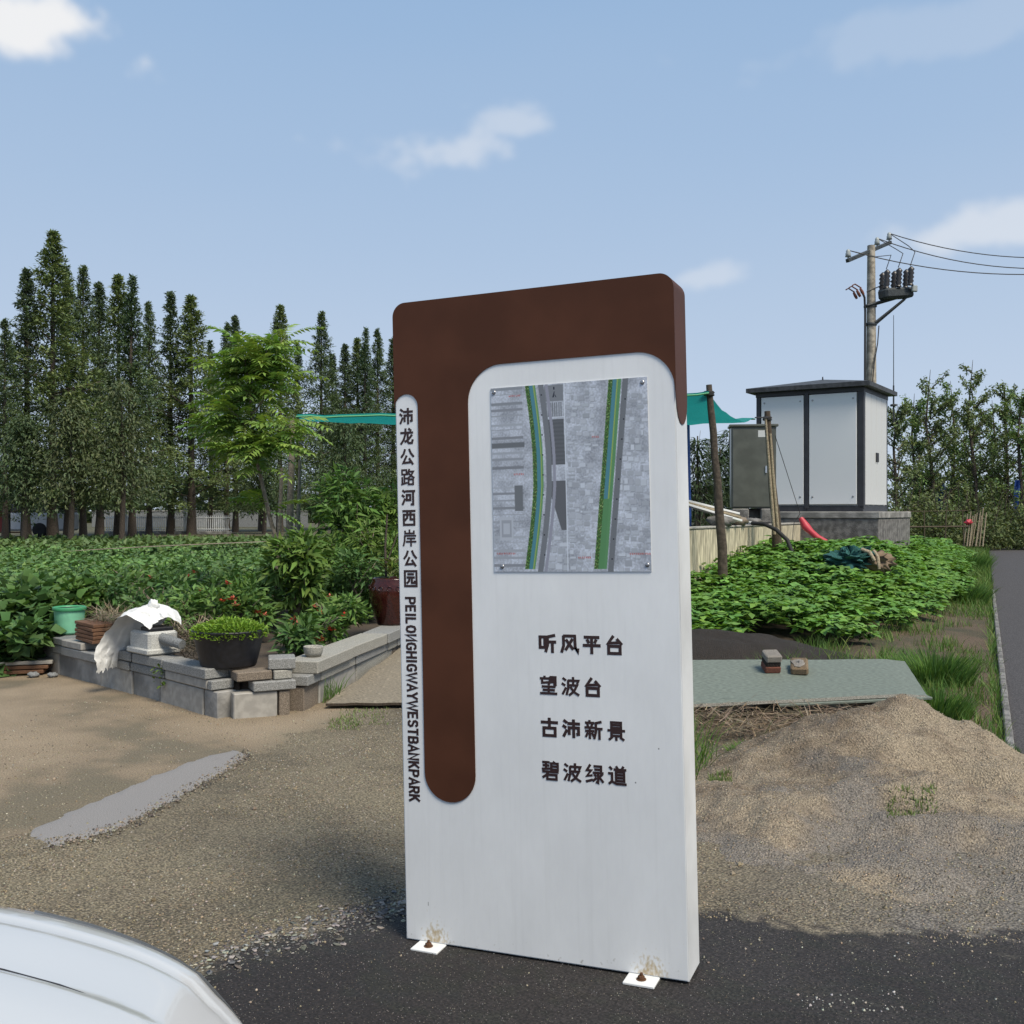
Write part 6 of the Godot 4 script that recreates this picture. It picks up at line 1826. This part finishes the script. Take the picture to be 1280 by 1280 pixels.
func beans() -> void:
	rng.seed = 720
	var b := Buf.new()
	var n := 0
	var tries := 0
	while n < 21000 and tries < 260000:
		tries += 1
		var d := 10.9 * pow(36.0 / 10.9, pow(rng.randf(), 0.9))
		var x := rr(1.6, 15.0)
		if x > d * 0.54: continue
		var wall := 1.75 + (d - 13.5) / 8.0 * 4.2
		if d > 13.0 and x < wall + 0.2 and d < 20.5: continue
		var off := path_edge(d) - x
		var nn := n_big.get_noise_2d(x * 24.0, d * 24.0)
		var need := lerpf(1.75, 0.75, ss(11.0, 16.0, d))
		if off < need + nn * 0.7: continue
		if d < 11.35 + 0.5 * nn + 0.35 * sin(x * 2.4): continue
		if d > 19.3 and x < 8.45 + (d - 20.0) * 0.12 and x > 4.5: continue
		n += 1
		var hgt := 0.4 + 0.17 * nn + 0.13 * n_mid.get_noise_2d(x * 26.0, d * 26.0) + 0.12 * ss(13.0, 18.0, d)
		if off < need + 0.6: hgt *= 0.7
		var c := Vector3(x, elev(x, d) + maxf(hgt, 0.12) * (1.0 - 0.6 * pow(rng.randf(), 2.0)), -d)
		var s := rr(0.085, 0.145) * (1.0 + 0.02 * (d - 11.0))
		var a := rr(0, TAU)
		var tone := 1.12 * vary(Color(0.117, 0.236, 0.052) if n % 5 else Color(0.168, 0.309, 0.068), 0.3)
		for k in 3:
			var an := a + (k - 1) * 1.35 + rr(-0.2, 0.2)
			b.leaf(c, Vector3(cos(an), rr(-0.35, 0.3), sin(an)).normalized(), (Vector3.UP + rdir() * 0.35).normalized(), s * rr(0.85, 1.1), s * rr(0.6, 0.8), 0.14, 0.18, tone)
	var o := part(self, "bean_field", b.mesh(), M.leaf)
	tag(o, "dense bed of low green bean plants between the path and cream wall", "bean plants", "", "stuff")
	# stalks of a few taller bean shoots along the wall
	# grass on the verge of the path
	var g := Buf.new()
	rng.seed = 730
	n = 0
	while n < 30000:
		var d := 5.6 * pow(40.0 / 5.6, rng.randf())
		var off := rr(0.02, 2.3)
		var x := path_edge(d) - off
		n += 1
		var dens := n_big.get_noise_2d(x * 22.0 + 70.0, d * 22.0) + 0.5 * n_mid.get_noise_2d(x * 26.0, d * 26.0)
		if d < 15.0:
			if off > 0.12 and dens < lerpf(0.04, 0.18, ss(1.0, 0.4, off)) + 0.1 * ss(9.0, 6.5, d) and off < 1.15: continue
			if off >= 1.15 and dens < -0.02: continue
		if d > 7.0 and d < 9.2 and x < 3.2: continue
		if d < 8.0 and pile_height(x, d) > elev(x, d): continue
		var tall := rr(0.06, 0.22) * (1.0 + 1.1 * ss(0.9, 1.4, off) * ss(13.0, 7.5, d)) * (1.0 + 0.8 * ss(14.0, 24.0, d))
		g.blade(Vector3(x, elev(x, d) - 0.01, -d), Vector3(rr(-0.5, 0.5), 1, rr(-0.5, 0.5)).normalized(), tall, 0.004 + 0.0003 * d, Vector3(rr(-1, 1), -0.3, rr(-1, 1)) * tall * 0.4, 0.75 * vary(Color(0.126, 0.244, 0.052) if n % 4 else Color(0.235, 0.309, 0.086), 0.3))
	var gg := part(self, "verge_grass", g.mesh(), M.leaf)
	tag(gg, "patchy grass on the earth verge along the dark path", "grass", "", "stuff")
	# feathery tuft clumps by the sheet's end, denser
	var tf := [[1168, 790, 9.3, 0.42, "feathery green weed clump behind the right end of the green sheet"], [1172, 850, 7.8, 0.3, "tall grass clump at the right end of the green sheet"], [1205, 905, 6.6, 0.22, "short grass clump behind the right shoulder of the sand heap"], [1203, 690, 17.5, 0.5, "tall weed clump between the beans and the path"], [1208, 672, 27.0, 0.7, "dark weed clump beside the stake bundle"], [940, 925, 6.4, 0.16, "small weed tuft left of the sand heap under the sheet"], [1250, 940, 6.5, 0.12, "low grass tuft at the near end of the path kerb"]]
	for q in tf:
		rng.seed = 740 + int(q[0])
		var p := D(q[0], q[1], q[2]); p.y = elev(p.x, -p.z) - 0.01
		var tb := Buf.new()
		for k in 1300:
			var a := rr(0, TAU); var rad: float = q[3] * 0.75 * sqrt(rng.randf())
			var l: float = q[3] * rr(0.35, 1.0) * (1.15 - 0.5 * rad / q[3])
			tb.blade(Vector3(cos(a) * rad, 0, sin(a) * rad), Vector3(cos(a) * 0.3 + rr(-0.3, 0.3), 1, sin(a) * 0.3 + rr(-0.3, 0.3)).normalized(), l, 0.005 + 0.00045 * q[2], Vector3(cos(a) + rr(-0.6, 0.6), -0.45, sin(a) + rr(-0.6, 0.6)) * l * 0.22, 0.75 * vary(Color(0.101, 0.211, 0.052) if k % 3 else Color(0.168, 0.309, 0.060), 0.3))
		var r := thing("weed_clump", q[4], "weeds", p, 0.0, "weed clumps along the verge")
		part(r, "blades", tb.mesh(), M.leaf)
	# small moss and weed patches on the sand and by the plywood
	var mb := Buf.new()
	rng.seed = 760
	for q in [[930, 900, 12], [900, 985, 10], [1140, 1040, 22], [455, 895, 22], [430, 905, 14]]:
		for k in 240:
			var p := G(q[0] + rr(-1, 1) * q[2] * 1.4, q[1] + rr(-1, 1) * q[2] * 0.5)
			p.y = maxf(elev(p.x, -p.z), pile_height(p.x, -p.z)) - 0.004
			mb.blade(p, Vector3(rr(-0.6, 0.6), 1, rr(-0.6, 0.6)).normalized(), rr(0.015, 0.04), 0.006, rdir() * 0.01, vary(Color(0.151, 0.211, 0.068), 0.3))
	var mo := part(self, "weed_seedlings", mb.mesh(), M.leaf)
	tag(mo, "tiny green seedlings scattered on the gravel and sand", "seedlings", "", "stuff")

# ------------------------------------------------------------------ car, bus and the far roadside
func car() -> void:
	# local x forward, y up, z to the car's right; nose near x = 0, tail at x = -4.25
	var heading := deg_to_rad(5.0)
	var r := thing("white_car", "white car whose bonnet fills the lower left corner", "car", Vector3(-0.311, 0, -1.027), heading)
	var topy := func(x):                                                     # height of the centre line
		var t: float = -x
		if t < 0.12: return lerpf(0.66, 0.80, sqrt(t / 0.12))
		if t < 1.15: return lerpf(0.80, 1.03, pow((t - 0.12) / 1.03, 0.7))
		if t < 1.95: return lerpf(1.03, 1.46, pow((t - 1.15) / 0.8, 0.85))
		if t < 3.3: return 1.46 + 0.03 * sin((t - 1.95) / 1.35 * PI)
		if t < 4.05: return lerpf(1.46, 1.0, pow((t - 3.3) / 0.75, 1.3))
		return lerpf(1.0, 0.8, (t - 4.05) / 0.2)
	var half := func(x):
		var t: float = -x
		if t < 0.6: return 0.88 * (0.58 + 0.42 * sqrt(1.0 - pow(1.0 - t / 0.6, 2.0)))
		if t > 3.9: return 0.88 * lerpf(1.0, 0.86, (t - 3.9) / 0.35)
		return 0.88
	var shoulder := func(x):
		var t: float = -x
		if t < 0.12: return lerpf(0.62, 0.735, sqrt(t / 0.12))
		if t < 1.3: return lerpf(0.735, 0.95, pow((t - 0.12) / 1.18, 0.6))
		return 0.93
	var xs := []
	for k in 14: xs.append(-0.12 * pow(k / 13.0, 2.0))
	for k in range(1, 120): xs.append(-0.12 - 4.13 * k / 119.0)
	var rows := []
	for x in xs:
		var ty: float = topy.call(x); var w: float = half.call(x); var sh: float = shoulder.call(x)
		var cab := ss(1.1, 1.9, -x) * (1.0 - ss(3.35, 4.0, -x))
		var right := []
		# across the top from the centre to the shoulder: a crowned bonnet with a raised crease, then the fender
		for k in 61:
			var u := k / 60.0
			var z := w * 0.93 * u * lerpf(1.0, 0.74, cab)
			var y: float = lerpf(ty, lerpf(sh + 0.02, ty - 0.07, cab), pow(u, 2.6))
			var fl := 1.0 - cab
			# two lengthwise creases, the panel stepping down outside each
			for cr in [[0.34, 0.014], [0.66, 0.018]]:
				y -= cr[1] * fl * (ss(cr[0], cr[0] + 0.034, u) - 0.75 * ss(cr[0] + 0.034, cr[0] + 0.27, u)) * ss(0.05, 0.4, -x)
			y -= 0.008 * fl * exp(-pow((u - 0.93) / 0.012, 2.0)) * ss(0.05, 0.15, -x)
			right.append(Vector3(x, y, z))
		right.append(Vector3(x, sh, w * 0.97))
		right.append(Vector3(x, sh - 0.05, w * 0.995))
		right.append(Vector3(x, sh - 0.2, w))
		right.append(Vector3(x, 0.42, w * 0.99))
		right.append(Vector3(x, 0.24, w * 0.96))
		right.append(Vector3(x, 0.19, w * 0.88))
		var row := []
		for k in range(right.size() - 1, 0, -1): row.append(right[k] * Vector3(1, 1, -1))
		for p in right: row.append(p)
		rows.append(row)
	var body := MB.new().sheet(rows)
	var front := []
	for p in rows[0]: front.append(p)
	for k in range(0, front.size() / 2):
		var a: Vector3 = front[k]; var b: Vector3 = front[k + 1]; var c: Vector3 = front[front.size() - 2 - k]; var d: Vector3 = front[front.size() - 1 - k]
		if c != b: body.face([a, b, c, d], Vector3(1, 0, 0))
	part(r, "body", body.mesh(), M.car_paint)
	# glass: windscreen and side windows laid just outside the shell
	var gl := MB.new()
	var ws := []
	for k in 9:
		var x := lerpf(-1.22, -1.9, k / 8.0)
		var ty: float = topy.call(x) + 0.008
		ws.append([Vector3(x, ty - 0.03, -0.58), Vector3(x, ty, -0.3), Vector3(x, ty + 0.003, 0), Vector3(x, ty, 0.3), Vector3(x, ty - 0.03, 0.58)])
	part(r, "windscreen", gl.sheet(ws).mesh(), M.dark_glass)
	for s in [-1.0, 1.0]:
		# headlight wrapping the corner
		var hl := []
		for k in 9:
			var x := -0.05 - 0.42 * k / 8.0
			var w: float = half.call(x); var sh: float = shoulder.call(x)
			hl.append([Vector3(x, sh - 0.0, s * (w * 0.975 + 0.004)), Vector3(x, sh - 0.06, s * (w * 1.0 + 0.004)), Vector3(x, sh - 0.13 + 0.05 * k / 8.0, s * (w * 1.0 + 0.006))])
		var h := part(r, "headlight", MB.new().sheet(hl).mesh(), M.lamp_lens)
		part(h, "bezel", MB.new().tube([hl[0][2], hl[4][2], hl[8][2]], fill(0.006, 3), 5).mesh(), M.black_plastic)
		# bonnet shut line
		var sl := []
		for k in 13:
			var x := -0.06 - 1.05 * k / 12.0
			var w: float = half.call(x); var ty: float = topy.call(x); var sh: float = shoulder.call(x)
			var u := 0.70
			sl.append(Vector3(x, lerpf(ty, sh + 0.02, pow(u, 2.6)) - 0.017, s * w * 0.93 * u))
		part(r, "bonnet_gap", MB.new().tube(sl, fill(0.002, 13), 5).mesh(), M.black_plastic)
		for x in [-0.85, -3.45]:
			var wh := part(r, "wheel", MB.new().lathe(T(Vector3(x, 0.31, s * 0.8), 0, s * PI / 2), [Vector2(0.2, -0.1), Vector2(0.29, -0.1), Vector2(0.31, -0.07), Vector2(0.31, 0.07), Vector2(0.29, 0.1), Vector2(0.2, 0.1)], 28).mesh(), M.black_rubber)
			part(wh, "rim", MB.new().lathe(T(Vector3(x, 0.31, s * 0.8), 0, s * PI / 2), [Vector2(0.2, 0.095), Vector2(0.18, 0.06), Vector2(0.06, 0.075), Vector2(0.0001, 0.08)], 28).mesh(), M.chrome)
		var sw := MB.new()
		sw.prism(T(Vector3(0, 0, s * 0.842)), PackedVector2Array([Vector2(-1.6, 0.99), Vector2(-3.6, 0.99), Vector2(-3.3, 1.3), Vector2(-2.1, 1.36)]), -0.02, 0.02)
		part(r, "side_window", sw.mesh(), M.dark_glass)
	part(r, "grille", MB.new().box(T(Vector3(-0.02, 0.5, 0)), Vector3(0.07, 0.14, 0.8), 0.02).mesh(), M.black_plastic)

func far_roadside() -> void:
	# bus at the stop, seen between the trunks
	var r := thing("city_bus", "white city bus with dark windows behind the trees at the left edge", "bus", D(-6, 640, 64.0) * Vector3(1, 0, 1), 0.12)
	part(r, "bus_body", MB.new().box(T(Vector3(0, 0.95, 0)), Vector3(9.4, 1.15, 2.3), 0.12).mesh(), M.bus_white)
	part(r, "bus_roof", MB.new().box(T(Vector3(0, 2.68, 0)), Vector3(9.3, 0.5, 2.26), 0.15).mesh(), M.bus_white)
	part(r, "window_band", MB.new().box(T(Vector3(0, 1.98, 0)), Vector3(9.2, 0.92, 2.2), 0.05).mesh(), M.dark_glass)
	for k in 6:
		part(r, "window", MB.new().box(T(Vector3(-3.8 + k * 1.5, 1.98, 1.1)), Vector3(1.3, 0.8, 0.04), 0.02).mesh(), M.dark_glass)
	for x in [-2.9, 3.0]:
		for z in [-0.95, 0.98]: part(r, "wheel", MB.new().lathe(T(Vector3(x, 0.46, z), 0, PI / 2), [Vector2(0.2, -0.14), Vector2(0.42, -0.14), Vector2(0.46, -0.1), Vector2(0.46, 0.1), Vector2(0.42, 0.19), Vector2(0.18, 0.19), Vector2(0.0001, 0.17)], 18).mesh(), M.black_rubber)
	part(r, "stripe", MB.new().box(T(Vector3(-3.2, 0.9, 1.16)), Vector3(2.4, 0.5, 0.02), 0.005).mesh(), M.bus_red)
	# open shelter in front of it
	var s := thing("bus_shelter", "dark framed roadside shelter in front of the bus at the left edge", "shelter", D(14, 640, 58.0) * Vector3(1, 0, 1))
	part(s, "roof", MB.new().box(T(Vector3(0, 2.1, 0)), Vector3(3.4, 0.16, 1.4), 0.02).mesh(), M.frame_dark)
	for x in [-1.3, -0.15, 0.95]: part(s, "shelter_post", MB.new().box(T(Vector3(x, 1.0, 0)), Vector3(0.16, 2.06, 0.16), 0.01).mesh(), M.frame_dark)
	part(s, "red_panel", MB.new().box(T(Vector3(-0.72, 1.0, -0.1)), Vector3(0.9, 1.2, 0.05), 0.01).mesh(), M.bus_red)
	part(s, "bench", MB.new().box(T(Vector3(-0.2, 0.4, -0.2)), Vector3(2.2, 0.08, 0.4), 0.01).mesh(), M.red_wood)
	# white picket fence beyond the trunks
	var f := thing("picket_fence", "white picket fence seen between the redwood trunks", "fence", D(210, 640, 72.0) * Vector3(1, 0, 1))
	var pk := MB.new()
	for k in 64: pk.box(T(Vector3(-4.3 + k * 0.135, 0.75, 0)), Vector3(0.05, 1.1, 0.03), 0.004)
	var pks := part(f, "pickets", pk.mesh(), M.white_paint)
	pks.set_meta("kind", "stuff")
	part(f, "rail", MB.new().box(T(Vector3(0, 1.15, 0.03)), Vector3(8.7, 0.06, 0.03), 0.004).mesh(), M.white_paint)
	part(f, "rail", MB.new().box(T(Vector3(0, 0.35, 0.03)), Vector3(8.7, 0.06, 0.03), 0.004).mesh(), M.white_paint)
	part(f, "plinth", MB.new().box(T(Vector3(0, 0.1, 0)), Vector3(8.9, 0.22, 0.25), 0.02).mesh(), M.concrete)
	for x in [-3.0, 1.2]: part(f, "fence_post", MB.new().box(T(Vector3(x, 1.35, 0)), Vector3(0.2, 2.7, 0.2), 0.02).mesh(), M.white_paint)
	# pale rendered wall on the far side of the road
	var w := thing("far_wall", "pale roadside wall glimpsed through the trunks beyond the fence", "wall", D(250, 640, 105.0) * Vector3(1, 0, 1))
	part(w, "wall_body", MB.new().box(T(Vector3(0, 0.8, 0)), Vector3(22.0, 1.6, 0.3), 0.02).mesh(), M.granite_dark)
	part(w, "coping", MB.new().box(T(Vector3(0, 1.65, 0)), Vector3(22.1, 0.12, 0.4), 0.02).mesh(), M.concrete)
	# far belt of trees that closes the horizon
	var b := Buf.new()
	rng.seed = 800
	for k in 26000:
		var x := rr(-150, 150); var d := 150.0 + rr(-8, 8)
		if x > 5.0 and x < 60.0: d += 20.0
		var h := 5.0 + 3.5 * n_big.get_noise_2d(x * 2.2, 5.0) + 1.5 * n_mid.get_noise_2d(x * 5.0, 9.0)
		b.leaf(Vector3(x, rr(0, 1) * h, -d), rdir(), (Vector3.UP + rdir() * 0.7).normalized(), rr(0.6, 1.4), rr(0.5, 1.0), 0.1, 0.1, vary(Color(0.05, 0.075, 0.035), 0.3))
	var o := part(self, "tree_belt", b.mesh(), M.conifer)
	tag(o, "far belt of dark green trees along the horizon", "trees", "", "stuff")

func _ready() -> void:
	n_big.noise_type = FastNoiseLite.TYPE_SIMPLEX_SMOOTH; n_big.frequency = 0.04; n_big.fractal_octaves = 4; n_big.seed = 2
	n_mid.noise_type = FastNoiseLite.TYPE_SIMPLEX_SMOOTH; n_mid.frequency = 0.05; n_mid.fractal_octaves = 4; n_mid.seed = 5
	n_fine.noise_type = FastNoiseLite.TYPE_SIMPLEX; n_fine.frequency = 0.12; n_fine.fractal_octaves = 3; n_fine.seed = 8
	camera_and_light()
	textures()
	materials()
	ground()
	paving()
	sand_pile()
	river_wall()
	planter_wall()
	substation()
	utility_pole()
	far_roadside()
	sign_board()
	shade_net()
	green_board()
	soil_and_litter()
	plywood()
	wall_things()
	bundle_and_stakes()
	car()
	metasequoias()
	thicket()
	sapling()
	garden()
	beans()
	gravel()
